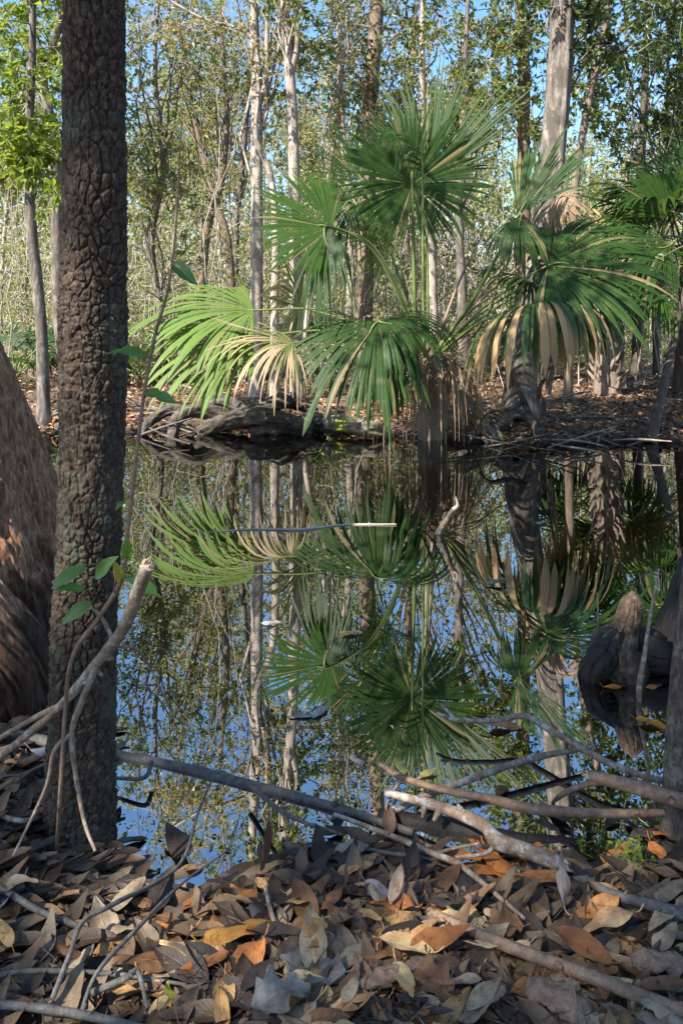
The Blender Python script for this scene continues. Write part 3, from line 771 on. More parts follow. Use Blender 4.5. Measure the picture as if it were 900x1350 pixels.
# trees farther back: same build, thinner detail
fr = np.random.default_rng(77)
for i in range(34):
    Yd = 14 + 14 * (i / 33.0) + fr.random() * 1.2
    px = fr.uniform(-60, 960)
    if i % 3 == 0: px = (i * 97) % 900
    h = fr.uniform(5.5, 9)
    x0 = (px - 450) / F * Yd
    z0 = gz(px, Yd)
    r0 = fr.uniform(0.035, 0.09)
    lean = fr.normal(size=2) * 0.5
    pts = [(x0, Yd, z0 - 0.05), (x0 + lean[0] * .15, Yd + lean[1] * .1, z0 + h * .3), (x0 + lean[0] * .7, Yd + lean[1] * .4, z0 + h * .65), (x0 + lean[0], Yd + lean[1], z0 + h)]
    kind = ['pale', 'brown', 'grey'][i % 3]
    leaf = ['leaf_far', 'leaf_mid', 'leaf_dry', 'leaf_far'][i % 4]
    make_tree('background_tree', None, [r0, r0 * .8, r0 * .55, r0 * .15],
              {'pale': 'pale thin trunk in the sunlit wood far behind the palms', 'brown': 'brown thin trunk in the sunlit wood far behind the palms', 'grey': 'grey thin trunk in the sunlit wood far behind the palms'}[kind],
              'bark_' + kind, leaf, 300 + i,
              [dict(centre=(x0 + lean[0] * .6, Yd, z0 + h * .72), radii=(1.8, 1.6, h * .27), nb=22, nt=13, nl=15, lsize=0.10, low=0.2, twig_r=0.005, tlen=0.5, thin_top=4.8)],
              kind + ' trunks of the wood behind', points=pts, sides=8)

# far-off wood and undergrowth: one mass
ff = MB(); r = np.random.default_rng(78)
n = 110000
Yd = r.uniform(20, 44, n); Xd = r.uniform(-0.62, 0.62, n) * Yd
zt = 3.2 + 3.8 * (vnoise(Xd * 0.35, Yd * 0.35, 0, 4) * 0.5 + 0.5) + 2.2 * (r.random(n) < .12)
Zd = 0.2 + r.random(n) ** 1.15 * zt
keep = fbm(Xd * 0.5, Yd * 0.4, Zd * 0.6, 9, 3) > -0.10
C = np.stack([Xd, Yd, Zd], 1)[keep]
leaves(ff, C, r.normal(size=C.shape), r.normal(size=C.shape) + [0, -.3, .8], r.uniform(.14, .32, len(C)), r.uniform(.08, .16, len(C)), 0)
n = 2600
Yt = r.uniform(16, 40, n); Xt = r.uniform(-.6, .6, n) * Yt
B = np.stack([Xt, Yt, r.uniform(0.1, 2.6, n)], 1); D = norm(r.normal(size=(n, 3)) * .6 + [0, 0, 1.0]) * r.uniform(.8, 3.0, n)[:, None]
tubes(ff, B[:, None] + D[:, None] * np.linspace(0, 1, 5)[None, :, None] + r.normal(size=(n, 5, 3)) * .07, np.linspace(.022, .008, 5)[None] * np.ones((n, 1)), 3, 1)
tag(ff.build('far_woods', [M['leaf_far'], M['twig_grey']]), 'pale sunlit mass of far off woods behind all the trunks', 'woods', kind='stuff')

# twiggy understorey on the far bank
ub = MB(); r = np.random.default_rng(79)
n = 5200
Yt = r.uniform(10.5, 17, n); Xt = r.uniform(-.55, .55, n) * Yt
Z0 = ground_z(Xt, Yt)
ok = (fbm(Xt * .6, Yt * .6, 0, 3, 2) > -0.12) & ~((Xt / Yt > 0.2) & (Yt < 13.5))
Xt, Yt, Z0 = Xt[ok], Yt[ok], Z0[ok]; n = len(Xt)
B = np.stack([Xt, Yt, Z0 + r.random(n) ** 1.5 * 2.8], 1); D = norm(r.normal(size=(n, 3)) * .8 + [0, 0, .7]) * r.uniform(.4, 1.4, n)[:, None]
Pp = B[:, None] + D[:, None] * np.linspace(0, 1, 5)[None, :, None] + r.normal(size=(n, 5, 3)) * .035
tubes(ub, Pp, np.linspace(.007, .003, 5)[None] * np.ones((n, 1)), 3, 1)
nv = 260
Yv = r.uniform(9.5, 19, nv); Xv = r.uniform(-.55, .55, nv) * Yv; Hv = r.uniform(1.5, 5.5, nv)
Bv = np.stack([Xv, Yv, ground_z(Xv, Yv)], 1); tv = np.linspace(0, 1, 9)[None, :, None]
Pv = Bv[:, None] + np.array([0, 0, 1.0]) * Hv[:, None, None] * tv + np.cumsum(r.normal(size=(nv, 9, 3)) * np.array([.07, .07, .02]), 1) * Hv[:, None, None] * .35
tubes(ub, Pv, np.linspace(.009, .003, 9)[None] * r.uniform(.5, 1.4, (nv, 1)), 4, 1)
li = r.integers(0, n, 36000); k = r.integers(1, 5, 36000)
C = Pp[li, k] + r.normal(size=(36000, 3)) * .05
leaves(ub, C, r.normal(size=C.shape), r.normal(size=C.shape) * .6 + [0, 0, .9], r.uniform(.05, .11, len(C)), r.uniform(.025, .05, len(C)), 0)
tag(ub.build('undergrowth', [M['leaf_under'], M['twig_grey']]), 'tangle of thin grey twigs and dry leaves on the far bank under the trees', 'undergrowth', kind='stuff')


# ------------------------------------------------------------------ palms
def fan(mb, hub, a, n, R, span=250, seg=46, droop=0.9, cup=0.0, stiff=0.45, seed=0, split=0.5, width=1.0, asym=0.0, droop_var=0.35, mat=0, ragged=0.12, fold=0.12):
    """a costapalmate blade: V-folded segments joined near the hub, split and hanging towards their tips"""
    r = np.random.default_rng(seed)
    seg = int(seg * 1.35)
    a = norm(np.asarray(a, float)); n = np.asarray(n, float); n = norm(n - a * (n @ a)); b = np.cross(n, a)
    sp = math.radians(span)
    K = 11
    th = np.linspace(-sp / 2, sp / 2, seg) + r.normal(size=seg) * sp / seg * 0.07
    dth = sp / seg
    d0 = a[None] * np.cos(th)[:, None] + b[None] * np.sin(th)[:, None] + n[None] * (cup + 0.014 * r.normal(size=seg))[:, None]
    d0 = norm(d0)
    Ls = R * (1 - 0.22 * (np.abs(th) / (sp / 2)) ** 2) * (1 + ragged * r.normal(size=seg)) + asym * np.sin(th) * R
    dr = droop * (1 + droop_var * r.normal(size=seg))
    broken = r.random(seg) < .10
    dr = np.where(broken, dr + r.uniform(.8, 2.5, seg), dr)
    Ls = Ls * np.where(r.random(seg) < .08, r.uniform(.6, .85, seg), 1.0)
    s = np.linspace(0, 1, K)
    P = np.zeros((seg, K, 3)); T = np.zeros((seg, K, 3))
    P[:, 0] = np.asarray(hub) + d0 * 0.012
    d = d0.copy(); T[:, 0] = d
    for k in range(1, K):
        w = max(0.0, (s[k] - stiff) / (1 - stiff))
        g = np.array([0, 0, -1.0])[None] * (dr * (0.06 + 1.35 * w) / (K * 0.5))[:, None]
        d = norm(d + g + 0.014 * r.normal(size=d.shape) * w)
        P[:, k] = P[:, k - 1] + d * (Ls / (K - 1))[:, None]
        T[:, k] = d
    side0 = norm(np.cross(n[None], d0))                       # across the segment
    side = side0[:, None, :] - T * (side0[:, None, :] * T).sum(-1, keepdims=True)
    side = norm(side)
    up = np.cross(T, side)
    rad = s[None] * Ls[:, None]
    spl = np.clip(split + r.normal(size=seg)[:, None] * .06, .15, .9)
    half = np.where(s[None] < spl, 0.5 * dth * rad * 1.2, 0.5 * dth * 1.2 * spl * Ls[:, None] * np.clip(1 - (np.maximum(s[None] - spl, 0) / (1 - spl)) ** 1.35, 0.03, 1)) * width
    half = np.maximum(half, 0.0012)
    f = fold * half
    left = P + side * half[..., None] - up * f[..., None] * 0.5
    mid = P + up * f[..., None] * 0.5
    right = P - side * half[..., None] - up * f[..., None] * 0.5
    V = np.stack([left, mid, right], 2)                       # seg,K,3,3
    V = V[r.random(seg) > .04]; seg = len(V)
    fc = grid_faces(K, 3, False)
    faces = (fc[None] + (np.arange(seg) * K * 3)[:, None, None]).reshape(-1, 4)
    uv = np.stack(np.broadcast_arrays(np.array([0, .5, 1.0])[None, None, :] + np.arange(seg)[:, None, None] * 1.37, s[None, :, None] + 0 * V[:, :, 0, :1]), -1)
    mb.add(V.reshape(-1, 3), faces, mat, False, uv.reshape(-1, 2))


def frond(parent, origin, start, hub, a, n, R, mat='palm', pet=None, pr=0.011, bow=0.12, label=None, **kw):
    """a frond of a palm: blade with its petiole as sub-part"""
    mb = MB(); fan(mb, hub, a, n, R, **kw)
    o = mb.build('frond', M[mat], parent, origin)
    if label: o['label'] = label
    pb = MB()
    start, hub = np.asarray(start, float), np.asarray(hub, float)
    aa = norm(np.asarray(a, float))
    L = np.linalg.norm(hub - start)
    m = (start + hub) / 2 + np.array([0, 0, bow]) * L
    tube(pb, [start, m, hub, hub + aa * R * 0.22 - np.array([0, 0, .03]) * R], [pr * 1.5, pr, pr * .8, pr * .25], 6, 20, 0)
    p = pb.build('petiole', M['petiole_dead' if mat == 'palm_dead' else (pet or 'petiole')], o)
    p.location = -np.asarray(origin, float) if False else (0, 0, 0)
    p.data.transform(__import__('mathutils').Matrix.Translation(-Vector(origin)))
    return o


YA = 6.75
A0 = at(570, 582, YA); A0[2] = 0.0
pa = thing('cabbage_palm', A0, 'large trunkless cabbage palm with arching fans growing at the water edge in the middle', 'palm')
mb = MB()
tube(mb, [A0 + [0, 0, -.1], A0 + [-.01, 0, .3], at(566, 490, YA), at(563, 445, YA)], [0.13, 0.12, 0.10, 0.06], 20, 30, 0, 0.12, 14, 3)
mb.build('trunk', M['palm_boot'], pa, A0)
bud = at(565, 468, YA)
FR = [
    # start, hub, axis, normal, R, material, options
    (bud + [-.12, -.02, .05], at(543, 243, 6.62), (0, .05, 1), (0.05, -1, .12), 0.72, 'palm', dict(span=340, seg=64, droop=.40, stiff=.45, split=.60, cup=.08, seed=1, bow=0.0, pr=.016, width=1.0, ragged=.08), 'big round dark green fan facing the pond on an upright stem'),
    (bud + [0, .05, .05], at(562, 240, 6.72), (.27, .0, .95), (-.30, -.90, .2), 1.12, 'palm', dict(span=112, seg=36, droop=.10, stiff=.5, split=.5, seed=2, bow=0.03, width=1.0), None),
    (bud + [-.05, -.05, .05], at(556, 205, 6.40), (-.75, -.40, .75), (-.1, -.5, .8), 0.52, 'palm', dict(span=95, seg=22, droop=2.4, stiff=.25, split=.5, seed=3, bow=.02), None),
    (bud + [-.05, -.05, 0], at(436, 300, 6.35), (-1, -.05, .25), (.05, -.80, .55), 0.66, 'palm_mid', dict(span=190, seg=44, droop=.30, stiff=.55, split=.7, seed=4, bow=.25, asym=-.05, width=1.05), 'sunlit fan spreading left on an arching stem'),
    (bud + [-.05, -.05, 0], at(432, 298, 6.3), (.0, -.3, -.7), (-.3, -.9, .1), 0.90, 'palm', dict(span=75, seg=20, droop=1.2, stiff=.15, split=.4, seed=5, bow=.22, width=1.3), None),
    (bud + [-.03, -.10, -.02], at(498, 424, 6.15), (-.42, -.45, -.50), (-.10, -.80, .55), 0.90, 'palm', dict(span=140, seg=46, droop=.75, stiff=.2, split=.78, seed=6, bow=.22, droop_var=.05, width=1.1), 'broad blue green fan drooping toward the water in front'),
    (bud + [-.03, -.10, -.02], at(500, 424, 6.15), (.62, -.45, .0), (.05, -.65, .75), 0.74, 'palm', dict(span=105, seg=24, droop=1.7, stiff=.12, split=.7, seed=36, bow=.22, droop_var=.06), None),
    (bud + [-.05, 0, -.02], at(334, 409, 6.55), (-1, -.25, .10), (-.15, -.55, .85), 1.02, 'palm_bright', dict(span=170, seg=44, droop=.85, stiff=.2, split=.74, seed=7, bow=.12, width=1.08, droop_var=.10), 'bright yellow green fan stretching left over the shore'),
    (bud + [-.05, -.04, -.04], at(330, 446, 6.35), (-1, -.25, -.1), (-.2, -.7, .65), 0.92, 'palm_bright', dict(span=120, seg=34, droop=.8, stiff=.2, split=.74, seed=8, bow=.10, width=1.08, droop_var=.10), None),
    (bud + [-.05, -.06, -.05], at(386, 452, 6.2), (-.75, -.45, .12), (-.1, -.5, .85), 0.72, 'palm_half', dict(span=185, seg=40, droop=1.3, stiff=.12, split=.5, seed=9, bow=.08), 'half brown fan hanging over the left roots'),
    (bud + [-.05, .1, -.02], at(398, 405, 7.0), (-.2, -.3, .25), (0, -.8, .5), 0.62, 'palm_half', dict(span=200, seg=36, droop=1.9, stiff=.08, split=.5, seed=10, bow=.05), None),
    (bud + [-.05, .1, .02], at(476, 236, 7.3), (-.5, .1, .8), (.2, -.9, .3), 0.74, 'palm', dict(span=150, seg=36, droop=.25, stiff=.5, split=.4, seed=11, bow=.05, width=.8), None),
    (bud + [-.02, .1, .02], at(466, 268, 7.0), (-.3, -.2, -.2), (.1, -.8, .5), 0.80, 'palm', dict(span=230, seg=40, droop=1.4, stiff=.12, split=.35, seed=12, bow=.1, width=.8), None),
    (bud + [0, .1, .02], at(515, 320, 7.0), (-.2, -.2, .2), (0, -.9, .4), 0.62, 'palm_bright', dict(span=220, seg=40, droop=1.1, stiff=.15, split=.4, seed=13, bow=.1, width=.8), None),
    (bud + [.04, -.03, .02], at(683, 283, 6.35), (.50, .05, .85), (-.72, -.62, .2), 0.76, 'palm', dict(span=84, seg=26, droop=.12, stiff=.6, split=.8, seed=14, bow=-.08, width=1.1), 'stiff folded fan pointing up beside the large grey trunk'),
    (bud + [.04, -.03, .0], at(682, 286, 6.25), (-.05, -.4, -.7), (-.1, -.95, .1), 0.5, 'palm', dict(span=120, seg=24, droop=1.2, stiff=.1, split=.6, seed=15, bow=-.05), None),
    (bud + [.04, -.05, .0], at(722, 350, 6.1), (.95, -.25, .12), (-.05, -.62, .78), 1.0, 'palm', dict(span=215, seg=54, droop=.75, stiff=.3, split=.64, seed=16, bow=.06, width=1.08, droop_var=.15), 'wide dark fan reaching right across the grey trunk'),
    (bud + [.04, -.08, -.02], at(706, 404, 6.05), (.12, -.75, .2), (0, -.5, .9), 0.92, 'palm_tip', dict(span=280, seg=60, droop=3.2, stiff=.17, split=.68, seed=17, bow=.10, droop_var=.06, width=1.2), 'fan with brown tips hanging like a curtain before the grey trunk'),
    (bud + [.02, -.05, 0], at(735, 262, 6.9), (.5, -.3, -.2), (0, -.7, .5), 0.42, 'palm_dead', dict(span=200, seg=26, droop=2.2, stiff=.1, split=.4, seed=18, bow=.0), 'shrivelled brown fan caught against the grey trunk'),
    (bud + [.02, -.05, 0], at(722, 322, 6.85), (.0, -.5, .25), (0, -.7, .6), 0.42, 'palm_dead', dict(span=230, seg=30, droop=2.4, stiff=.15, split=.7, seed=19, bow=.05), None),
    (bud + [0, -.05, -.02], at(578, 470, 6.6), (.10, -.5, .2), (0, -.4, .9), 0.86, 'palm_dead', dict(span=260, seg=62, droop=4.5, stiff=.03, split=.34, seed=20, bow=.2, width=.95, ragged=.26, fold=.6, droop_var=.6), 'dead grey brown fan hanging as a skirt into the water'),
    (bud + [0, -.05, -.02], at(545, 478, 6.5), (-.15, -.4, .1), (0, -.4, .9), 0.84, 'palm_dead', dict(span=260, seg=58, droop=4.8, stiff=.02, split=.32, seed=21, bow=.2, width=.9, ragged=.28, fold=.6, droop_var=.6), None),
    (bud + [0, 0, -.02], at(588, 482, 6.8), (.5, -.1, .1), (0, -.4, .9), 0.74, 'palm_dead', dict(span=230, seg=54, droop=4.6, stiff=.02, split=.32, seed=22, bow=.2, width=.9, ragged=.28, fold=.6, droop_var=.6), None),
    (bud + [-.1, .05, -.05], at(400, 452, 6.8), (-.2, -.3, .0), (0, -.6, .8), 0.55, 'palm_dead', dict(span=180, seg=36, droop=4.0, stiff=.03, split=.35, seed=23, bow=.03, width=.9, ragged=.25, fold=.5, droop_var=.5), 'tan dead fan dangling by the roots at the left'),
    (bud + [.04, -.05, .0], at(735, 366, 6.3), (.6, -.5, -.2), (0, -.75, .6), 0.80, 'palm_mid', dict(span=200, seg=48, droop=1.6, stiff=.15, split=.5, seed=37, bow=.06, width=1.1), None),
    (bud + [.04, -.05, .0], at(700, 372, 6.6), (-.3, -.4, .1), (0, -.6, .8), 0.55, 'palm', dict(span=200, seg=36, droop=2.2, stiff=.12, split=.5, seed=38, bow=.06, width=1.1), None),
    (bud + [.05, .05, .0], at(640, 362, 7.4), (.5, .6, .4), (-.3, -.5, .8), 0.5, 'palm', dict(span=160, seg=28, droop=1.0, stiff=.2, split=.4, seed=24, bow=-.05), None),
]
for s_, h_, a_, n_, R_, m_, kw, lab in FR:
    frond(pa, A0, s_, h_, a_, n_, R_, m_, label=lab, **kw)
for k, (ex, ey, Ye) in enumerate([(640, 300, 7.2), (668, 428, 6.4), (655, 385, 6.5)]):          # bare stems of old leaves
    pb = MB()
    e = at(ex, ey, Ye)
    tube(pb, [bud + [.03, -.02, -.02 * k], (bud + e) / 2 + [0, 0, .05], e], [.016, .011, .006], 6, 16, 0)
    pb.build('petiole', M['petiole_dead'], pa, A0)


def small_palm(px, Y, h, R, nf, label, seed, mat='palm', trunk=True, group=None, name='cabbage_palm', zc=None, spread=1.0, base=None, seg=30):
    r = np.random.default_rng(seed)
    b = np.array([(px - 450) / F * Y, Y, gz(px, Y) - 0.03]) if base is None else np.asarray(base, float)
    p = thing(name, b, label, 'palm', group)
    top = b + [0, 0, h]
    if trunk:
        mb = MB(); tube(mb, [b, (b + top) / 2, top], [.16, .13, .12], 14, 16, 0, .08, 10, seed)
        k = int(h / 0.05)
        if Y < 15:
            for j in range(k):
                for q in range(5):
                    if r.random() < .38: continue
                    an = q * 2 * np.pi / 5 + (j % 2) * 0.63 + (j // 2) * .21 + r.normal() * .12
                    d = np.array([math.cos(an), math.sin(an), 0])
                    z = b[2] + 0.08 + j * 0.05
                    c = np.array([b[0], b[1], z])
                    tube(mb, [c + d * .10, c + d * .165 + [0, 0, .05], c + d * r.uniform(.17, .22) + [r.normal() * .02, r.normal() * .02, r.uniform(.08, .2)]], [.035, .026, .012], 5, 5, 0, cap=False)
        mb.build('trunk', M['palm_boot'], p, b)
    for j in range(nf):
        an = j * 2.4 + r.random() * .5
        el = r.uniform(-.15, 1.1) if trunk else r.uniform(.2, 1.2)
        d = np.array([math.cos(an) * math.cos(el), math.sin(an) * math.cos(el), math.sin(el)])
        hub = top + d * R * r.uniform(.75, 1.05) * spread
        n_ = np.array([-d[0] * d[2], -d[1] * d[2], 1.0 - d[2] * .3]) + r.normal(size=3) * .3
        mm = 'palm_dead' if (trunk and el < 0.0 and r.random() < .4) else (mat if r.random() < .8 else 'palm_tip')
        frond(p, b, top, hub, d + np.array([0, 0, -.15]), n_, R * r.uniform(.75, 1.0), mm, span=r.uniform(180, 260), seg=seg, droop=r.uniform(.6, 1.5) if mm != 'palm_dead' else 3.5,
              stiff=.2, split=.52, seed=seed * 50 + j, pr=.010, width=1.0)
    return p


small_palm(792, 10.6, 1.05, 0.80, 13, 'cabbage palm with a booted trunk and shaggy fans on the right far bank', 51, 'palm', True)
small_palm(925, 8.4, 1.75, 0.95, 13, 'cabbage palm with dark fans filling the right edge behind the wide fan', 52, 'palm', True)
pd = [o for o in bpy.data.objects if o.get('label', '').startswith('cabbage palm with dark fans')][0]
pdo = np.array(pd.location); pdt = pdo + [0, 0, 1.75]
for k, (hx, hy, Yh, a_, n_, R_, mt, kw) in enumerate([
        (888, 288, 7.6, (-.6, -.1, .75), (-.2, -.95, .3), .62, 'palm_mid', dict(span=95, seg=30, droop=.2, stiff=.5, split=.75, seed=71)),
        (880, 325, 7.4, (-.95, -.2, .1), (0, -.7, .7), .85, 'palm', dict(span=170, seg=46, droop=1.0, stiff=.25, split=.55, seed=72)),
        (905, 255, 7.8, (-.8, 0, .5), (-.2, -.8, .5), .8, 'palm', dict(span=180, seg=44, droop=.7, stiff=.3, split=.5, seed=73)),
        (870, 385, 7.3, (-.3, -.4, -.1), (0, -.7, .7), .7, 'palm_mid', dict(span=230, seg=50, droop=2.0, stiff=.15, split=.5, seed=74))]):
    frond(pd, pdo, pdt, at(hx, hy, Yh), a_, n_, R_, mt, **kw)
small_palm(800, 9.3, 1.75, 0.60, 7, 'short palm crown just right of the large grey trunk above the wide fan', 56, 'palm_tip', True, seg=26)
for i, (px, Y, R, lab) in enumerate([
        (185, 11.0, .55, 'blue green palmetto clump right of the plated trunk on the far bank'),
        (235, 12.5, .6, 'palmetto clump below the leaning brown trunks'),
        (20, 10.5, .55, 'palmetto clump at the far bank left of the plated trunk'),
        (110, 12.0, .6, 'palmetto clump hidden mostly behind the plated trunk'),
        (330, 11.4, .5, 'palmetto clump behind the bright left fan'),
        (440, 12.0, .6, 'palmetto clump showing between the left fan strips and the broad trunk'),
        (505, 13.0, .6, 'yellowish palmetto behind the upright palm stem'),
        (590, 14.0, .6, 'palmetto seen between the narrow trunks in the middle'),
        (655, 13.0, .55, 'palmetto behind the bare arching palm stems'),
        (745, 14.5, .6, 'palmetto far behind the wide right fan'),
        (870, 15.5, .7, 'palmetto far back on the right between the dark trunks'),
        (285, 15.0, .7, 'palmetto far back below the crooked trunks'),
        (380, 15.5, .7, 'palmetto far back between the pale trio of trunks')]):
    small_palm(px, Y, .12, R, 9, lab, 60 + i, ['palm', 'palm_bright', 'palm'][i % 3], False, None, 'palmetto', seg=24)

# ------------------------------------------------------------------ wood on the shores
mb = MB()
dw = thing('driftwood_log', on(300, 565), 'twisted grey driftwood log with roots at the water under the left palm fans', 'log')
d0 = np.array(dw.location)


def drift(th, L, R, Q):
    c, s = np.cos(th), np.sin(th)
    return R * (0.55 * (1 - np.abs(fbm(c * 2.2 + L, s * 2.2, L * 2.5, 17, 5)) * 2.6) + .25 * fbm(Q[..., 0] * 14, Q[..., 1] * 14, Q[..., 2] * 14, 3, 3)) - R * .2


def log(parent, name, pts, rad, mat, org, sides=30, n=70):
    m = MB(); tube(m, pts, rad, sides, n, 0, 0, disp=drift); return m.build(name, M[mat], parent, org)


log(dw, 'log_body', [on(262, 572, .01), at(300, 555, 7.15), at(350, 550, 7.1), on(412, 564, .05)], [.05, .075, .085, .05], 'driftwood', d0)
for pts, rr_ in [([at(300, 552, 7.2), at(262, 540, 7.1), at(235, 552, 7.0), on(226, 580, -.02)], [.07, .06, .05, .04]),
                 ([at(255, 545, 7.2), at(225, 540, 7.2), at(198, 556, 7.1), on(185, 578, -.02)], [.05, .05, .04, .03]),
                 ([at(340, 548, 7.3), at(372, 528, 7.4), at(402, 535, 7.5), on(425, 562, .06)], [.06, .07, .06, .04]),
                 ([at(330, 545, 7.2), at(300, 530, 7.5), at(275, 532, 7.6), at(240, 545, 7.7)], [.05, .05, .05, .03])]:
    log(dw, 'root', pts, rr_, 'driftwood', d0, 20, 40)
tag(log(None, 'fallen_log', [on(330, 571, .01), on(370, 566, .04), on(413, 569, .01)], [.05, .075, .05], 'bark_wet', (0, 0, 0)), 'black wet log end lying at the waterline below the left palm fans', 'log')
tag(log(None, 'mossy_log', [at(604, 520, 7.2), at(625, 545, 6.9), at(652, 574, 6.55), on(668, 590, -.08)], [.05, .065, .06, .05], 'moss_log', (0, 0, 0)), 'green mossy log sloping into the water right of the dead palm skirt', 'log')
tag(log(None, 'mossy_log', [at(430, 556, 7.0), at(455, 560, 6.9), at(490, 566, 6.75), on(520, 580, -.04)], [.05, .06, .06, .04], 'moss_log', (0, 0, 0)), 'low mossy log at the waterline under the drooping blue green fan', 'log')
st_ = thing('root_snag', on(705, 585), 'forked grey root snag standing at the shore below the hanging brown tipped fan', 'snag')
s0 = np.array(st_.location)
for k, (pts, rr_) in enumerate([([on(722, 590, -.03), at(705, 565, 6.4), at(690, 530, 6.5), at(678, 500, 6.6)], [.04, .032, .026, .012]),
                 ([at(712, 572, 6.4), at(716, 540, 6.4), at(710, 515, 6.4), at(720, 495, 6.4)], [.03, .026, .02, .01]),
                 ([on(640, 586, -.02), at(660, 556, 6.6), at(674, 545, 6.7), at(690, 552, 6.8)], [.05, .06, .055, .04]),
                 ([at(690, 530, 6.5), at(670, 540, 6.4), at(640, 545, 6.3), on(618, 585, 0)], [.022, .02, .016, .01])]):
    log(st_, 'root' if k else 'snag_body', pts, rr_, 'driftwood', s0, 14, 30)

# dry sticks on the far right shore
r = np.random.default_rng(91)
sb = []
for i in range(46):
    px, py = (r.uniform(600, 780), r.uniform(535, 588)) if i < 30 else (r.uniform(760, 900), r.uniform(545, 592))
    if i >= 38: px, py = r.uniform(160, 290), r.uniform(545, 580)
    Yq = 0.95 * F / (py - HZ)
    c = np.array([(px - 450) / F * Yq, Yq, 0]); c[2] = max(ground_z(c[0], c[1]), 0.0) + r.uniform(.01, .09)
    an = r.uniform(-.7, .7) + (np.pi if r.random() < .5 else 0); L = r.uniform(.15, .5); ti = r.uniform(-.35, .35)
    d = np.array([math.cos(an) * math.cos(ti), math.sin(an) * math.cos(ti), math.sin(ti)]) * L
    m = MB(); tube(m, [c - d, c + r.normal(size=3) * .02, c + d], [.006, r.uniform(.007, .014), .004], 6, 10, 0, .1, 20, i)
    tag(m.build('dry_stick', M[['driftwood', 'stick_tan', 'stick_dark'][i % 3]]), ['weathered grey stick in the litter of dry sticks along the far shore', 'tan stick in the litter of dry sticks along the far shore', 'dark stick in the litter of dry sticks along the far shore'][i % 3], 'stick',
        ['weathered grey sticks on the far shore', 'tan sticks on the far shore', 'dark sticks on the far shore'][i % 3])


def stick(name, pts, px_r, mat, label, branches=(), seed=0, end=None, cat='stick', sides=14, rough=.10):
    """pts: (px, py, z) rows; radii in photo pixels at the first point's distance"""
    W = [on(*p) if len(p) == 3 else at(p[0], p[1], p[3]) for p in pts]
    org = W[0]
    sc = np.mean(W, 0)[1] / F
    th_ = thing(name, org, label, cat) if (branches or end) else None
    m = MB(); P = tube(m, W, np.array(px_r) * .5 * sc, sides, len(W) * 14, 0, rough, 22, seed)
    rr = np.random.default_rng(seed)
    for kk in range(max(1, len(W) - 2)):                          # knots and stubs
        i = rr.integers(6, len(P) - 6); d = norm(rr.normal(size=3) + [0, 0, .3]); rad = np.mean(px_r) * .5 * sc
        tube(m, [P[i], P[i] + d * rad * 1.5, P[i] + d * rad * 2.4], [rad * .75, rad * .5, rad * .3], 7, 6, 0, .1, 30, seed + kk)
    if th_ is None:
        return tag(m.build(name, M[mat], None), label, cat)
    m.build('stem', M[mat], th_, org)
    for bpts, brad in branches:
        m = MB(); tube(m, [on(*p) if len(p) == 3 else at(p[0], p[1], p[3]) for p in bpts], np.array(brad) * .5 * sc, 9, len(bpts) * 10, 0, rough, 25, seed + 3)
        m.build('branch', M[mat], th_, org)
    if end:
        d = norm(P[-1] - P[-4]) if end > 0 else norm(P[0] - P[3])
        c = P[-1] if end > 0 else P[0]; q = px_r[-1 if end > 0 else 0] * .5 * sc
        m = MB(); tube(m, [c - d * q * .3, c + d * q * .1, c + d * q * .3], [q * .9, q * .8, q * .5], 12, 8, 0, .3, 90, seed)
        for kk in range(11):
            off = rr.normal(size=3); off = (off - d * (off @ d)); off = off / np.linalg.norm(off) * q * rr.uniform(.1, .8)
            tube(m, [c + off - d * q * .3, c + off + d * q * .3, c + off * .9 + d * q * rr.uniform(.4, 1.3)], [q * .30, q * .24, q * .05], 5, 6, 0, .2, 90, kk)
        m.build('broken_end', M['wood_raw'], th_, org)
    return th_


def bank(px, py, h=.012):
    """point of the near bank's surface under that pixel, as a (px, py, z) row"""
    z = 0.05
    for _ in range(12):
        p = on(px, py, z); z = max(float(ground_z(p[0], p[1])), 0.0) + h
    return (px, py, z)


stick('broken_branch', [(-60, 1040, 0, 1.42), (0, 998, 0, 1.40), (80, 930, 0, 1.32), (130, 872, 0, 1.27), (162, 830, 0, 1.23), (180, 785, 0, 1.20), (195, 745, 0, 1.17)], [10, 11, 12, 14, 15, 16, 17], 'stick_tan',
      'pale broken branch rising in front of the plated trunk', [([(130, 872, 0, 1.27), (108, 925, 0, 1.26), (95, 966, 0, 1.27), (100, 1020, 0, 1.28), (112, 1085, 0, 1.27), (126, 1122, 0, 1.24)], [9, 8, 7.5, 6, 5, 4]),
       ([(95, 966, 0, 1.27), (72, 990, 0, 1.26), (60, 1040, 0, 1.26), (18, 1128, 0, 1.24)], [6, 6, 4.5, 3.5]), ([(80, 930, 0, 1.32), (40, 950, 0, 1.35), (-20, 985, 0, 1.4)], [9, 8, 6]),
       ([(150, 845, 0, 1.26), (135, 815, 0, 1.27), (120, 800, 0, 1.28)], [6, 5, 3]), ([(150, 852, 0, 1.25), (185, 860, 0, 1.35), (215, 915, 0, 1.42), (228, 945, 0, 1.45)], [4, 4, 3.5, 2.5])], 1, end=1)
stick('fallen_branch', [(-40, 955, .05), (60, 978, .04), (150, 995, .002), (240, 1013, .0), (330, 1036, .0), (440, 1064, .004), (545, 1098, .006)], [15, 15, 15, 14, 14, 11, 8], 'stick_dark', 'long dark branch lying across the pond from behind the plated trunk', [([(200, 1005, .035), (190, 1025, .03), (152, 1026, .02)], [7, 6, 4]), ([(330, 1036, .03), (380, 1075, .05), (450, 1100, .05)], [6, 5, 3])], 2)
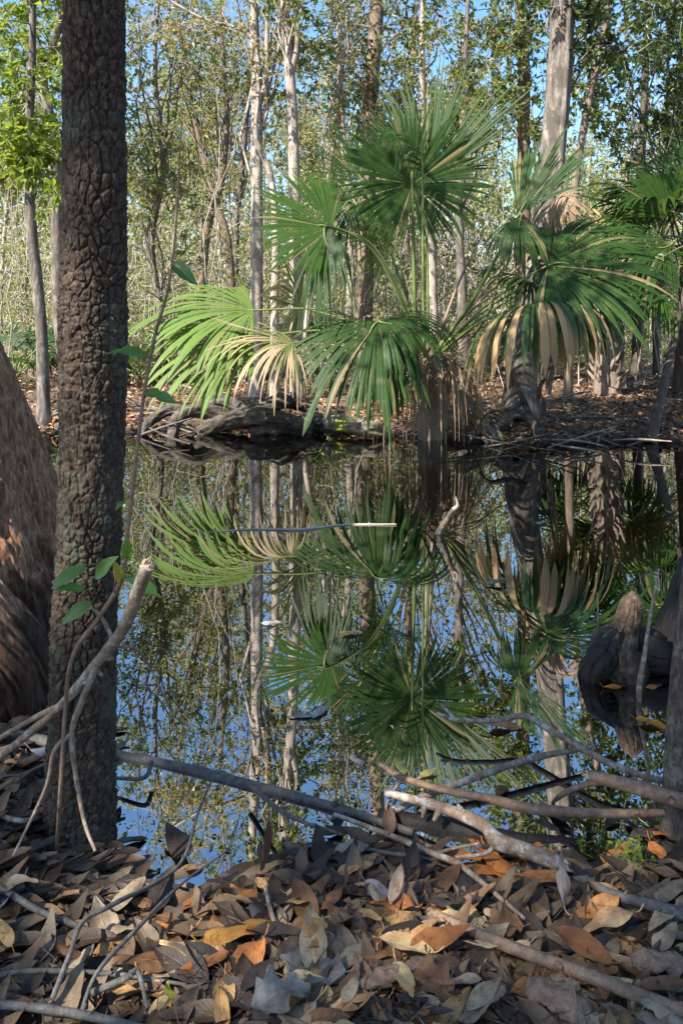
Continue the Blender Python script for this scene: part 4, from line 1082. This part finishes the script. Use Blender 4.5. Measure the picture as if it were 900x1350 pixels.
stick('broken_branch', [(508, 1045, .05), (580, 1064, .055), (635, 1087, .06), (655, 1108, .06), (700, 1124, .05), (742, 1142, .045)], [9, 13, 17, 21, 19, 19], 'stick_tan', 'thick tan broken branch with a kink and a raw end at the water edge', [([(655, 1108, .06), (640, 1125, .04), (600, 1130, .03)], [8, 6, 4])], 3, end=1)
stick('fallen_branch', [(500, 1008, .05), (530, 1025, .055), (590, 1043, .06), (640, 1052, .06), (700, 1066, .055), (790, 1072, .05), (882, 1071, .04)], [7, 8, 9, 10, 13, 11, 9], 'stick_red', 'long reddish branch running right behind the thick kinked branch', [([(530, 1025, .055), (510, 1060, .03), (512, 1080, .0)], [5, 4, 3])], 4)
stick('forked_twig', [(575, 940, .05), (600, 949, .05), (650, 950, .05), (690, 944, .055), (718, 958, .055), (790, 1000, .05), (850, 1024, .04), (884, 1030, .03)], [4, 6, 7, 8, 9, 8, 8, 7], 'stick_tan', 'thin pale forked twig stretching over the water toward the right edge', [([(600, 949, .05), (590, 938, .06), (581, 928, .07)], [5, 4, 3])], 5)
stick('fallen_branch', [(515, 1072, .01), (570, 1046, .02), (640, 1020, .03), (700, 1000, .035), (782, 984, .03)], [7, 9, 9, 9, 5], 'stick_tan', 'pale branch slanting up from the kinked branch toward the cypress knee', [], 6)
stick('fallen_branch', [(775, 1022, .09), (830, 1036, .09), (900, 1056, .08), (980, 1075, .06)], [14, 19, 20, 20], 'stick_red', 'thick reddish branch entering from the right edge over the water', [([(800, 1028, .09), (765, 1036, .07), (740, 1048, .04), (728, 1058, .0)], [9, 8, 7, 5])], 7, end=-1)
stick('sodden_log', [(500, 1078, -.01), (590, 1092, .0), (657, 1104, .0), (785, 1114, -.01)], [24, 26, 20, 10], 'bark_wet', 'black sodden log half under water behind the thick kinked branch', [], 8)
stick('fallen_stick', [bank(566, 1203), bank(650, 1240, .03), bank(760, 1281, .035), bank(860, 1320, .03), bank(930, 1345, .02)], [14, 16, 16, 17, 17], 'stick_brown', 'long straight brown stick lying on the leaves toward the lower right corner', [], 9, rough=.05)
stick('fallen_stick', [bank(755, 1146), bank(800, 1176, .03), bank(860, 1194, .03), bank(925, 1214, .02)], [8, 11, 14, 15], 'stick_dark', 'dark stick on the wet leaves at the right edge above the long brown stick', [], 10)
stick('thin_twig', [(440, 1073, .03), bank(520, 1104, .03), bank(572, 1126, .03), bank(605, 1140, .03), bank(645, 1172, .025), bank(692, 1212, .02)], [6, 7, 8, 8, 6, 4], 'stick_tan', 'pale thin twig slanting down over the wet mud below the kinked branch', [([bank(572, 1126, .03), bank(600, 1118, .04), bank(630, 1112, .05)], [5, 4, 3])], 11)
stick('thin_twig', [bank(440, 1112, .02), bank(520, 1126, .02), bank(575, 1134, .02)], [4, 5, 4], 'stick_dark', 'short dark twig lying level at the mud edge', [], 12)
stick('thin_twig', [bank(350, 1172, .03), bank(362, 1215, .02), bank(385, 1245, .02), bank(402, 1262, .01)], [5, 7, 7, 5], 'stick_tan', 'short pale twig sticking out of the leaves at the bottom centre left', [], 13)
stick('bent_twig', [bank(62, 1335, .02), bank(90, 1265, .05), bank(110, 1215, .06), bank(150, 1192, .06), bank(235, 1142, .05), bank(262, 1070, .1), bank(285, 1015, .12)], [6, 6, 6, 6, 5, 4, 3], 'stick_dark', 'long bent twig arching up over the leaves beside the plated trunk', [([bank(105, 1340, .03), bank(130, 1280, .05), bank(185, 1220, .06), bank(240, 1165, .06), bank(298, 1122, .07)], [4, 5, 5, 4, 3])], 14, sides=9)
stick('thin_twig', [bank(-20, 1290, .02), bank(40, 1280, .03), bank(150, 1284, .03), bank(245, 1298, .02)], [6, 7, 6, 4], 'stick_dark', 'thin grey twig across the lower left leaves, upper of two', [], 15)
stick('fallen_stick', [bank(-20, 1322, .03), bank(60, 1330, .03), bank(140, 1344, .03), bank(210, 1362, .02)], [10, 11, 10, 9], 'stick_dark', 'grey stick along the bottom left edge of the leaves', [], 16)
stick('thin_twig', [bank(-10, 1162, .04), bank(50, 1200, .04), bank(105, 1222, .03), bank(132, 1240, .02)], [8, 8, 7, 5], 'stick_dark', 'dark twig slanting down left of the plated trunk foot', [], 17)
stick('fallen_stick', [bank(28, 1126, .03), bank(84, 1100, .03)], [9, 10], 'stick_dark', 'short dark stick lying at the foot of the plated trunk', [], 18)
stick('thin_twig', [bank(120, 1310, .03), bank(165, 1290, .04), bank(182, 1282, .04), bank(195, 1330, .02)], [9, 9, 7, 5], 'stick_dark', 'stubby forked dark twig in the leaves at the lower left', [], 19)
stick('standing_twig', [(842, 945, 0, 2.03), (842, 905, 0, 2.03), (848, 870, 0, 2.03), (856, 815, 0, 2.03), (863, 778, 0, 2.03), (868, 750, 0, 2.03)], [6, 8, 7, 5, 4, 2], 'stick_tan', 'pale thin twig standing upright in front of the cypress knee', [], 20, sides=8)
stick('floating_stick', [(262, 703, -.001), (330, 698, .001), (395, 698, .003), (455, 692, .001), (522, 691, .004)], [1.5, 3, 4, 3, 1.5], 'twig_grey', 'thin white stick floating in the middle of the pond', [], 21, sides=8)
stick('standing_twig', [(787, 845, 0, 2.3), (788, 820, 0, 2.3), (787, 782, 0, 2.3)], [3, 2.5, 2], 'stick_dark', 'short thin twig standing left of the cypress knee', [], 22, sides=7)
stick('thin_twig', [bank(0, 1075, .03), bank(30, 1082, .04), bank(62, 1075, .03)], [6, 6, 4], 'stick_tan', 'short tan twig at the left edge beside the plated trunk foot', [], 23)

# emerging palm boot out of the water
sn = thing('broken_boot', on(572, 712), 'pale broken palm leaf base sticking out of the middle of the pond', 'palm boot')
m = MB()
p0, p1_ = on(572, 714, -.05), at(597, 672, 3.55)
tube(m, [p0, (p0 + p1_) / 2, p1_], [.020, .017, .010], 14, 24, 0, .2, 30, 4)
m.build('boot_body', M['stick_tan'], sn, np.array(sn.location))
m = MB(); tube(m, [p1_, p1_ + [.02, 0, .02], p1_ + [.012, 0, .06]], [.012, .009, .003], 7, 8, 0)
m.build('splinter', M['twig_grey'], sn, np.array(sn.location))


# ------------------------------------------------------------------ green sapling before the plated trunk
def big_leaf(L, W, curl, cross, seed, lobed=0, n=22, c=7, wav=0.03, petiole=0.15):
    """one detailed leaf along +X from the origin, normal +Z; UV.x across, UV.y along"""
    r = np.random.default_rng(seed)
    t = np.linspace(0, 1, n); s = np.linspace(-1, 1, c)
    w = np.sin(np.pi * np.clip(t, 0, 1) ** 0.85) ** 0.8 * (1 - 0.25 * t)
    if lobed:
        w = w * (0.50 + 0.62 * np.abs(np.sin(np.pi * (t * lobed + 0.12))) ** 0.75) * 1.35
    if n > 12: w = w * (1 + .16 * fbm(t * 9, seed * 3.7, .5, seed, 3)) - .45 * np.exp(-((t - r.uniform(.3, .9)) / .05) ** 2) * w * (r.random() < .35)
    w = np.maximum(w, 0.015) * W * .5
    x = t * L
    bend = curl * (t - .35) ** 2 * L + 0.05 * L * np.sin(3 * t + seed)
    Y = s[None] * w[:, None]
    if lobed: x = x[:, None] + np.abs(s)[None] * L * 0.05 * np.sin(np.pi * t * lobed * 2)[:, None]
    else: x = x[:, None] + 0 * Y
    Z = bend[:, None] + cross * (np.abs(s)[None] ** 1.5) * w[:, None] + wav * W * np.sin(t * 9 + seed)[:, None] * s[None] + wav * W * fbm(t[:, None] * 5, s[None] * 2, seed, seed, 2)
    V = np.stack([x, Y, Z + 0 * Y], -1)
    m = MB(); uv = np.stack(np.broadcast_arrays(s[None] * .5 + .5, t[:, None]), -1)
    m.add(V, grid_faces(n, c, False), 0, True, uv)
    if petiole:
        tube(m, [(-petiole * L, 0, .012), (-petiole * L * .5, 0, .004), (0.02 * L, 0, bend[0])], [.0011, .0010, .0008], 5, 6, 0)
    return m


def fresh_mat(name, a, b, tc):
    m, nt = new_mat(name); t = NT(nt)
    sep = t.n('ShaderNodeSeparateXYZ'); t.l(t.coord('UV'), sep.inputs[0])
    au = t.math('ABSOLUTE', t.math('SUBTRACT', sep.outputs['X'], 0.5))
    rib = t.ramp(au, [(0.02, (1, 1, 1)), (0.06, (0, 0, 0))])
    c = t.mix(t.noise(30, t.coord(), 4), a, b)
    c = t.mix(t.math('MULTIPLY', rib, .5), c, (0.2, 0.28, 0.06))
    sh = t.princ(c, .35, None, .5); tr = t.n('ShaderNodeBsdfTranslucent'); t.l(t.mix(.6, c, tc), tr.inputs['Color'])
    mx = t.n('ShaderNodeMixShader'); mx.inputs[0].default_value = .4
    t.l(sh, mx.inputs[1]); t.l(tr.outputs[0], mx.inputs[2]); t.out(mx.outputs[0])
    return m


M['fresh'] = fresh_mat('fresh_leaf', (0.06, 0.15, 0.03), (0.11, 0.22, 0.045), (0.3, 0.5, 0.04))
M['fresh_yellow'] = fresh_mat('fresh_yellow_leaf', (0.28, 0.26, 0.03), (0.4, 0.36, 0.05), (0.6, 0.5, 0.05))
M['fresh_dark'] = fresh_mat('fresh_dark_leaf', (0.03, 0.08, 0.02), (0.06, 0.12, 0.03), (0.15, 0.3, 0.03))


def orient(o, p, d, n):
    d = norm(np.asarray(d, float)); n = np.asarray(n, float); n = norm(n - d * (n @ d)); s = np.cross(n, d)
    o.matrix_world = __import__('mathutils').Matrix(((d[0], s[0], n[0], p[0]), (d[1], s[1], n[1], p[1]), (d[2], s[2], n[2], p[2]), (0, 0, 0, 1)))


sap0 = on(*bank(74, 1135, 0))
sap = thing('sapling', sap0, 'thin green leaved sapling climbing in front of the plated trunk', 'sapling')
YS = 1.24
spath = [sap0, at(80, 1040, 1.26), at(86, 940, 1.27), at(96, 866, YS), at(130, 815, YS), at(160, 766, YS), at(166, 720, YS), at(172, 670, YS), at(179, 610, YS), at(190, 520, YS), at(205, 440, YS), at(222, 380, YS), at(232, 300, YS), at(238, 190, YS), at(240, 160, YS)]
m = MB(); tube(m, spath, [.0034, .0034, .0034, .0036, .0038, .004, .0038, .0036, .0034, .0032, .0029, .0024, .0018, .0013, .0008], 8, 130, 0, .1, 60, 5)
m.build('stem', M['stick_brown'], sap, sap0)
for k, (q, r_) in enumerate([([at(160, 766, YS), at(135, 745, YS), at(112, 745, 1.22)], .0013), ([at(130, 815, YS), at(122, 800, 1.23), at(118, 790, 1.22)], .0013), ([at(205, 440, YS), at(198, 470, 1.23), at(194, 470, YS)], .001), ([at(150, 785, YS), at(152, 765, 1.22), at(150, 750, 1.22)], .0012)]):
    m = MB(); tube(m, q, [r_, r_, r_ * .7], 6, 12, 0); m.build('twig', M['stick_brown'], sap, sap0)
sl = [((195, 470), (142, 461), 'fresh', (0, -.55, .8)), ((227, 346), (258, 372), 'fresh_dark', (-.2, -.8, .5)), ((190, 517), (232, 526), 'fresh', (.1, -.7, .7)), ((165, 742), (168, 712), 'fresh', (.3, -.9, .2)),
      ((122, 762), (152, 733), 'fresh', (0, -.8, .6)), ((112, 745), (66, 775), 'fresh', (-.1, -.75, .6)), ((114, 778), (70, 775), 'fresh', (.1, -.4, .9)), ((122, 794), (78, 822), 'fresh', (-.2, -.9, .4)),
      ((160, 768), (152, 742), 'fresh_yellow', (.3, -.8, .4)), ((166, 760), (216, 782), 'fresh', (.2, -.3, .9)), ((217, 398), (192, 380), 'fresh_dark', (0, -.3, .9)), ((206, 440), (232, 415), 'fresh_dark', (0, -.4, .9)), ((165, 660), (152, 672), 'fresh', (0, -.7, .6))]
for k, (b_, e_, mt, n_) in enumerate(sl):
    pb, pe = at(*b_, YS), at(*e_, YS - .02)
    L = np.linalg.norm(pe - pb)
    o = big_leaf(L, L * .44, -.35, .25, k, petiole=.12).build('leaf', M[mt], sap)
    M4 = bpy.data.objects.new('tmp', None); orient(M4, pb - sap0, pe - pb, n_); mw = M4.matrix_world.copy(); bpy.data.objects.remove(M4)
    o.data.transform(mw)

# small fern-like sprig on the wet leaves at the right
sp0 = on(*bank(832, 1148, 0))
sg = thing('seedling', sp0, 'tiny yellow green sprig growing among the wet orange leaves at the right', 'seedling')
m = MB(); r = np.random.default_rng(4)
for k in range(7):
    d = norm(np.array([r.normal() * .6, r.normal() * .4, 1.0])) * .05
    tube(m, [sp0, sp0 + d * .6, sp0 + d + [r.normal() * .006, 0, 0]], [.0007, .0006, .0004], 5, 6, 0)
m.build('stem', M['petiole'], sg, sp0)
m = MB(); C = sp0 + np.stack([r.normal(size=90) * .018, r.normal(size=90) * .012, r.uniform(.015, .055, 90)], 1)
leaves(m, C, r.normal(size=C.shape), r.normal(size=C.shape) + [0, 0, 1], .011, .006)
m.build('foliage', M['leaf_bright'], sg, sp0)

# ------------------------------------------------------------------ leaf litter
r = np.random.default_rng(123)
shapes = []
for k in range(14):
    ln = 0.074 + .034 * r.random()
    shapes.append(big_leaf(ln, ln * r.uniform(.36, .48), r.uniform(-.35, .2), r.uniform(-.35, .5), 30 + k, wav=.07).mesh('leaf_shape', M['litter']))
for k in range(4):
    ln = 0.115
    shapes.append(big_leaf(ln, ln * .62, r.uniform(-.5, .3), r.uniform(-.2, .5), 60 + k, lobed=3, n=40, c=9, wav=.09).mesh('lobed_leaf_shape', M['litter']))
tones = [('tan', (0.46, 0.27, 0.105), 'dry tan leaf lying in the litter of the near bank'), ('brown', (0.19, 0.095, 0.040), 'dull brown leaf lying in the litter of the near bank'),
         ('grey', (0.36, 0.285, 0.185), 'bleached grey leaf lying in the litter of the near bank'), ('russet', (0.36, 0.14, 0.04), 'russet brown leaf lying in the litter of the near bank'),
         ('beige', (0.62, 0.44, 0.21), 'pale beige leaf lying in the litter of the near bank'), ('dark', (0.06, 0.045, 0.037), 'dark sodden leaf lying in the litter of the near bank')]


def put_leaf(me, px, py, h, yaw, tilt, roll, s, col, label, group=None, name='fallen_leaf', z=None):
    row = bank(px, py, h) if z is None else (px, py, z)
    p = on(*row)
    o = link(name, me)
    o.location = p; o.rotation_euler = (roll, tilt, yaw); o.scale = (s, s, s)
    o.color = (*col, 1)
    return tag(o, label, 'leaf', group)


count = 0
tries = 0
while count < 285 and tries < 6000:
    tries += 1
    px = r.uniform(-20, 920); py = r.uniform(1100, 1375)
    if px < 150 and r.random() < .5: py = r.uniform(980, 1250)
    z = bank(px, py, 0)[2]
    if z < 0.012 and r.random() < .96: continue
    if z < 0.034 and px > 380 and r.random() < .7: continue
    p = on(px, py, z)
    if abs(p[0] + .49) < .085 and abs(p[1] - 1.45) < .085: continue
    wet = z < 0.045
    pr = np.array([.29, .23, .22, .07, .12, .07]) if not wet else np.array([.10, .2, .10, .12, .03, .45])
    k = r.choice(6, p=pr / pr.sum())
    sh = shapes[r.integers(14)] if r.random() < .93 else shapes[14 + r.integers(4)]
    if sh in shapes[14:] and k in (3, 4, 5): k = 1
    put_leaf(sh, px, py, r.uniform(.006, .03), (r.normal() * .75 + (np.pi if r.random() < .5 else 0)) if r.random() < .7 else r.uniform(0, 6.28), r.normal() * .11, r.normal() * .18 + (np.pi if r.random() < .4 else 0), r.uniform(.58, 1.05) * (.62 if sh in shapes[14:] else 1), tones[k][1], tones[k][2], tones[k][0] + ' leaves of the near bank litter')
    count += 1

# leaves one can pick out
special = [
    (shapes[2], 268, 1243, .035, 0.55, .1, -.2, 1.15, (0.52, 0.25, 0.05), 'orange yellow leaf lying alone on top of the litter at the bottom left'),
    (shapes[14], 455, 1282, .03, 2.9, .05, .1, .82, (0.17, 0.165, 0.15), 'silvery grey lobed leaf lying flat at the bottom centre'),
    (shapes[15], 30, 1160, .04, 4.2, .2, .3, .8, (0.20, 0.20, 0.195), 'silvery lobed leaf leaning at the left edge below the plated trunk'),
    (shapes[5], 255, 1222, .03, 3.0, .05, .1, 1.1, (0.44, 0.30, 0.19), 'wide tan leaf lying flat above the orange yellow leaf'),
    (shapes[8], 742, 1195, .035, 1.35, -.7, .9, 1.0, (0.36, 0.27, 0.21), 'grey brown leaf standing on edge at the mud below the kinked branch'),
    (shapes[9], 838, 1205, .035, 3.3, .1, .2, 1.0, (0.62, 0.40, 0.20), 'bright tan sunlit leaf on the right beside the dark stick'),
    (shapes[4], 815, 1185, .035, 3.5, .05, -.2, .9, (0.58, 0.27, 0.09), 'orange sunlit leaf on the right above the bright tan one'),
    (shapes[6], 515, 1188, .035, 1.2, -.3, .5, .8, (0.52, 0.37, 0.24), 'light tan leaf tipped upright at the litter edge in the centre'),
    (shapes[7], 345, 1148, .03, 1.6, -.9, 1.2, .8, (0.17, 0.075, 0.04), 'red brown curled leaf standing at the water edge left of centre'),
    (shapes[10], 440, 1125, .02, .45, .0, .2, 1.0, (0.40, 0.32, 0.22), 'pale olive leaf lying on the mud edge in the centre'),
    (shapes[14], 405, 1250, .03, 1.1, -.3, .3, .42, (0.28, 0.18, 0.06), 'small golden crumpled leaf left of the silvery lobed leaf'),
    (shapes[16], 330, 1325, .04, .4, .05, .1, .72, (0.17, 0.165, 0.155), 'dusty grey lobed leaf at the bottom edge left of centre'),
    (shapes[3], 225, 1322, .035, 1.9, .1, .4, .4, (0.42, 0.40, 0.04), 'little yellow green leaf at the bottom left'),
    (shapes[1], 480, 1160, .03, 5.5, .1, .2, .9, (0.22, 0.2, 0.2), 'grey wet leaf at the mud below the dark branch end'),
    (shapes[11], 40, 985, .05, .1, .05, .1, 1.2, (0.40, 0.40, 0.39), 'large silvery leaf lying on the sticks behind the plated trunk'),
]
for a in special: put_leaf(*a)
floaters = [
    (shapes[12], 535, 1017, 1.9, .75, (0.60, 0.48, 0.10), 'round yellow leaf floating by the sticks, left of a pair'), (shapes[13], 553, 1022, .5, .7, (0.58, 0.47, 0.12), 'yellow leaf floating by the sticks, right of a pair'),
    (shapes[3], 640, 957, 0.0, .9, (0.55, 0.24, 0.07), 'orange leaf floating under the forked twig'), (shapes[6], 412, 945, 1.0, .9, (0.35, 0.33, 0.31), 'grey leaf floating in open water above the long dark branch'),
    (shapes[2], 447, 836, .3, .8, (0.55, 0.36, 0.10), 'yellow brown leaf floating under the reflected round fan'), (shapes[0], 420, 940, 3.3, .8, (0.40, 0.37, 0.34), 'second grey leaf floating in open water above the long dark branch'),
    (shapes[8], 345, 822, .2, .8, (0.42, 0.39, 0.36), 'pale grey leaf floating left of the reflected sunlit fan'), (shapes[5], 795, 905, .1, .8, (0.5, 0.2, 0.04), 'orange leaf floating at the foot of the cypress knee'),
    (shapes[9], 838, 948, -.5, .8, (0.6, 0.24, 0.03), 'orange leaf floating in the black water beside the standing twig'), (shapes[4], 773, 872, -.2, .8, (0.4, 0.42, 0.05), 'yellow green leaf floating at the left side of the cypress knee'),
    (shapes[7], 640, 770, .2, .9, (0.2, 0.17, 0.14), 'dull leaf floating below the broken palm boot'), (shapes[1], 705, 690, .3, 1.0, (0.25, 0.22, 0.18), 'pale leaf floating in the reflection of the hanging fan'),
    (shapes[2], 52, 908, .1, .9, (0.38, 0.40, 0.08), 'yellow green leaf on the dark water left of the plated trunk'), (shapes[11], 480, 1005, 2.2, .9, (0.30, 0.29, 0.28), 'grey leaf floating left of the yellow pair'),
    (shapes[10], 655, 1050, 1.0, .8, (0.22, 0.1, 0.03), 'brown leaf sunk between the branches right of the yellow pair'), (shapes[12], 850, 905, .3, .6, (0.5, 0.22, 0.06), 'small orange leaf floating right of the standing twig'),
]
for me, px, py, yaw, s, col, lab in floaters: put_leaf(me, px, py, 0, yaw, 0.0, .03, s, col, lab, None, 'floating_leaf', .006)
r = np.random.default_rng(9)
for k in range(26):
    px, py = r.uniform(560, 900), r.uniform(1085, 1165)
    c_ = [(0.42, 0.16, 0.04), (0.10, 0.07, 0.05)][k % 2]
    put_leaf(shapes[r.integers(14)], px, py, .006, r.uniform(0, 6.3), r.normal() * .1, r.normal() * .15, r.uniform(.7, 1.0), c_, ['wet orange leaf in the shallows at the right of the near bank', 'wet dark leaf in the shallows at the right of the near bank'][k % 2], ['orange leaves in the shallows', 'dark leaves in the shallows'][k % 2])

# the countless rest of the litter
lm = MB()
r = np.random.default_rng(321)
base_shapes = [big_leaf(.09, .036, r.uniform(-.5, .5), r.uniform(-.2, .6), 80 + k, n=9, c=5, petiole=0, wav=.06) for k in range(8)]
N = 2600
for k in range(N):
    if k < 1900: px, py = r.uniform(-60, 960), r.uniform(1085, 1420)
    else: px, py = r.uniform(-80, 160), r.uniform(955, 1200)
    z = bank(px, py, 0)[2]
    if z <= 0.008 and r.random() < .95: continue
    p = on(px, py, z + r.uniform(.0, .012))
    b = base_shapes[r.integers(8)]
    s = r.uniform(.5, 1.05); ya = r.normal() * .9 + (np.pi if r.random() < .5 else 0); ro = r.normal() * .15; ti = r.normal() * .1
    cy_, sy = math.cos(ya), math.sin(ya)
    Rz = np.array([[cy_, -sy, 0], [sy, cy_, 0], [0, 0, 1]]); Rx = np.array([[1, 0, 0], [0, math.cos(ro), -math.sin(ro)], [0, math.sin(ro), math.cos(ro)]])
    Ry = np.array([[math.cos(ti), 0, math.sin(ti)], [0, 1, 0], [-math.sin(ti), 0, math.cos(ti)]])
    lm.add((b.v[0] * s) @ (Rz @ Ry @ Rx).T + p, b.f[0], 0, True, b.uv[0])
for k in range(900):                                     # crumbs of leaves and stalks between and on the big ones
    px, py = r.uniform(-60, 960), r.uniform(1120, 1420)
    z = bank(px, py, 0)[2]
    if z <= 0.01: continue
    p = on(px, py, z + r.uniform(.004, .028)); ya = r.uniform(0, 6.28)
    d = np.array([math.cos(ya), math.sin(ya), r.normal() * .25])
    if k % 3:
        leaves(lm, p[None], d[None], np.array([[r.normal() * .4, r.normal() * .4, 1.0]]), r.uniform(.010, .030), r.uniform(.008, .02))
    else:
        L = r.uniform(.02, .06); tube(lm, [p, p + d * L * .5 + [0, 0, .003], p + d * L], [.0009, .0008, .0005], 4, 5, 0, cap=False)
tag(lm.build('leaf_litter', M['litter_many']), 'matted layer of small dead leaves under the loose ones on the near bank', 'leaf litter', kind='stuff')

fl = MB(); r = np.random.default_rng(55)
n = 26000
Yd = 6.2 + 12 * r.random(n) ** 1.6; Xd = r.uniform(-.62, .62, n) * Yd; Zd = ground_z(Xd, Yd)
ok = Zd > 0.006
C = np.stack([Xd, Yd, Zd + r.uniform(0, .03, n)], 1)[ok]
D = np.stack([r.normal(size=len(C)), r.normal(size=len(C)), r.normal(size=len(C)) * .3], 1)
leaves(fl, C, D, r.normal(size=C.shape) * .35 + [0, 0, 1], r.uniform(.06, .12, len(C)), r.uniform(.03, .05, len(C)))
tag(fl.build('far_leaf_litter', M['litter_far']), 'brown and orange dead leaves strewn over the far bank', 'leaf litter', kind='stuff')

wm = MB(); r = np.random.default_rng(56)
n = 2600
Yd = np.concatenate([r.uniform(1.35, 2.4, n // 2), r.uniform(2.4, 6.6, n // 2)]); Xd = r.uniform(-.55, .55, n) * Yd
near_d = np.abs(Yd - np.interp(Xd, NP[:, 0], NP[:, 1]))
ok = (ground_z(Xd, Yd) < -.004) & ((fbm(Xd * 2.2, Yd * 2.2, 0, 41, 3) > .08) | (near_d < .16))
C = np.stack([Xd, Yd, np.full(n, .0025)], 1)[ok]
leaves(wm, C, np.stack([r.normal(size=len(C)), r.normal(size=len(C)), 0 * C[:, 0]], 1), np.tile([0, 0, 1.0], (len(C), 1)), r.uniform(.004, .02, len(C)), r.uniform(.003, .009, len(C)))
tag(wm.build('floating_debris', M['litter_many']), 'scattered specks of leaf debris floating on the pond', 'debris', kind='stuff')

# chunks of rotten wood in the litter
for k, (px, py, L, W, lab) in enumerate([(735, 1318, .085, .045, 'pale rotten wood chunk with a flaky face at the bottom right'), (868, 1268, .075, .035, 'tan rotten wood chunk at the right edge above the bottom corner'), (525, 1280, .12, .022, 'rotten grey wood strip among the leaves right of the silvery lobed leaf')]):
    c = on(*bank(px, py, .025))
    m = MB()
    d = np.array([math.cos(-.6 + k * .5), math.sin(-.6 + k * .5), 0]) * L * .5
    tube(m, [c - d, c - d * .6, c, c + d * .6, c + d], [W * .25, W * .5, W * .52, W * .45, W * .2], 26, 40, 0, disp=lambda th, L_, R, Q: R * .9 * fbm(Q[..., 0] * 60, Q[..., 1] * 60, Q[..., 2] * 80, 7, 5))
    m.v = [np.stack([v[:, 0], v[:, 1], c[2] + (v[:, 2] - c[2]) * .45], 1) for v in m.v]
    tag(m.build('wood_chunk', M['stick_brown']), lab, 'wood chunk')

# ------------------------------------------------------------------ light, sky, camera
W_ = bpy.data.worlds.new('World'); SC.world = W_; W_.use_nodes = True
nt = W_.node_tree
sky = nt.nodes.new('ShaderNodeTexSky'); sky.sky_type = 'NISHITA'; sky.sun_disc = False
sky.sun_elevation = math.asin(SUN[2]); sky.sun_rotation = math.atan2(SUN[0], SUN[1])
sky.air_density = 1.25; sky.dust_density = 0.9; sky.ozone_density = 5.0
bg = nt.nodes['Background']; hs = nt.nodes.new('ShaderNodeHueSaturation'); hs.inputs['Saturation'].default_value = 1.1
nt.links.new(sky.outputs[0], hs.inputs['Color']); nt.links.new(hs.outputs[0], bg.inputs[0]); bg.inputs[1].default_value = 0.11
ld = bpy.data.lights.new('sun', 'SUN'); ld.energy = 5.0; ld.angle = math.radians(0.53); ld.color = (1.0, 0.94, 0.84)
lo = bpy.data.objects.new('sun', ld); COL.objects.link(lo)
lo.rotation_euler = Vector(SUN).to_track_quat('Z', 'Y').to_euler()

cd = bpy.data.cameras.new('camera'); co = bpy.data.objects.new('camera', cd); COL.objects.link(co)
co.location = (0, 0, CAMZ); co.rotation_euler = (math.radians(90), 0, 0)
cd.sensor_fit = 'VERTICAL'; cd.sensor_height = 36.0; cd.lens = 36.0 * F / 1350.0
cd.shift_y = -(675.0 - HZ) / 1350.0
cd.clip_start = 0.05; cd.clip_end = 3000
SC.camera = co

SC.view_settings.view_transform = 'Standard'; SC.view_settings.look = 'None'
SC.view_settings.exposure = 1.5; SC.view_settings.gamma = 1.0
c = SC.cycles
c.use_denoising = True
c.max_bounces = 7; c.diffuse_bounces = 3; c.glossy_bounces = 3; c.transmission_bounces = 4; c.transparent_max_bounces = 8
c.caustics_reflective = False; c.caustics_refractive = False
c.sample_clamp_indirect = 6.0
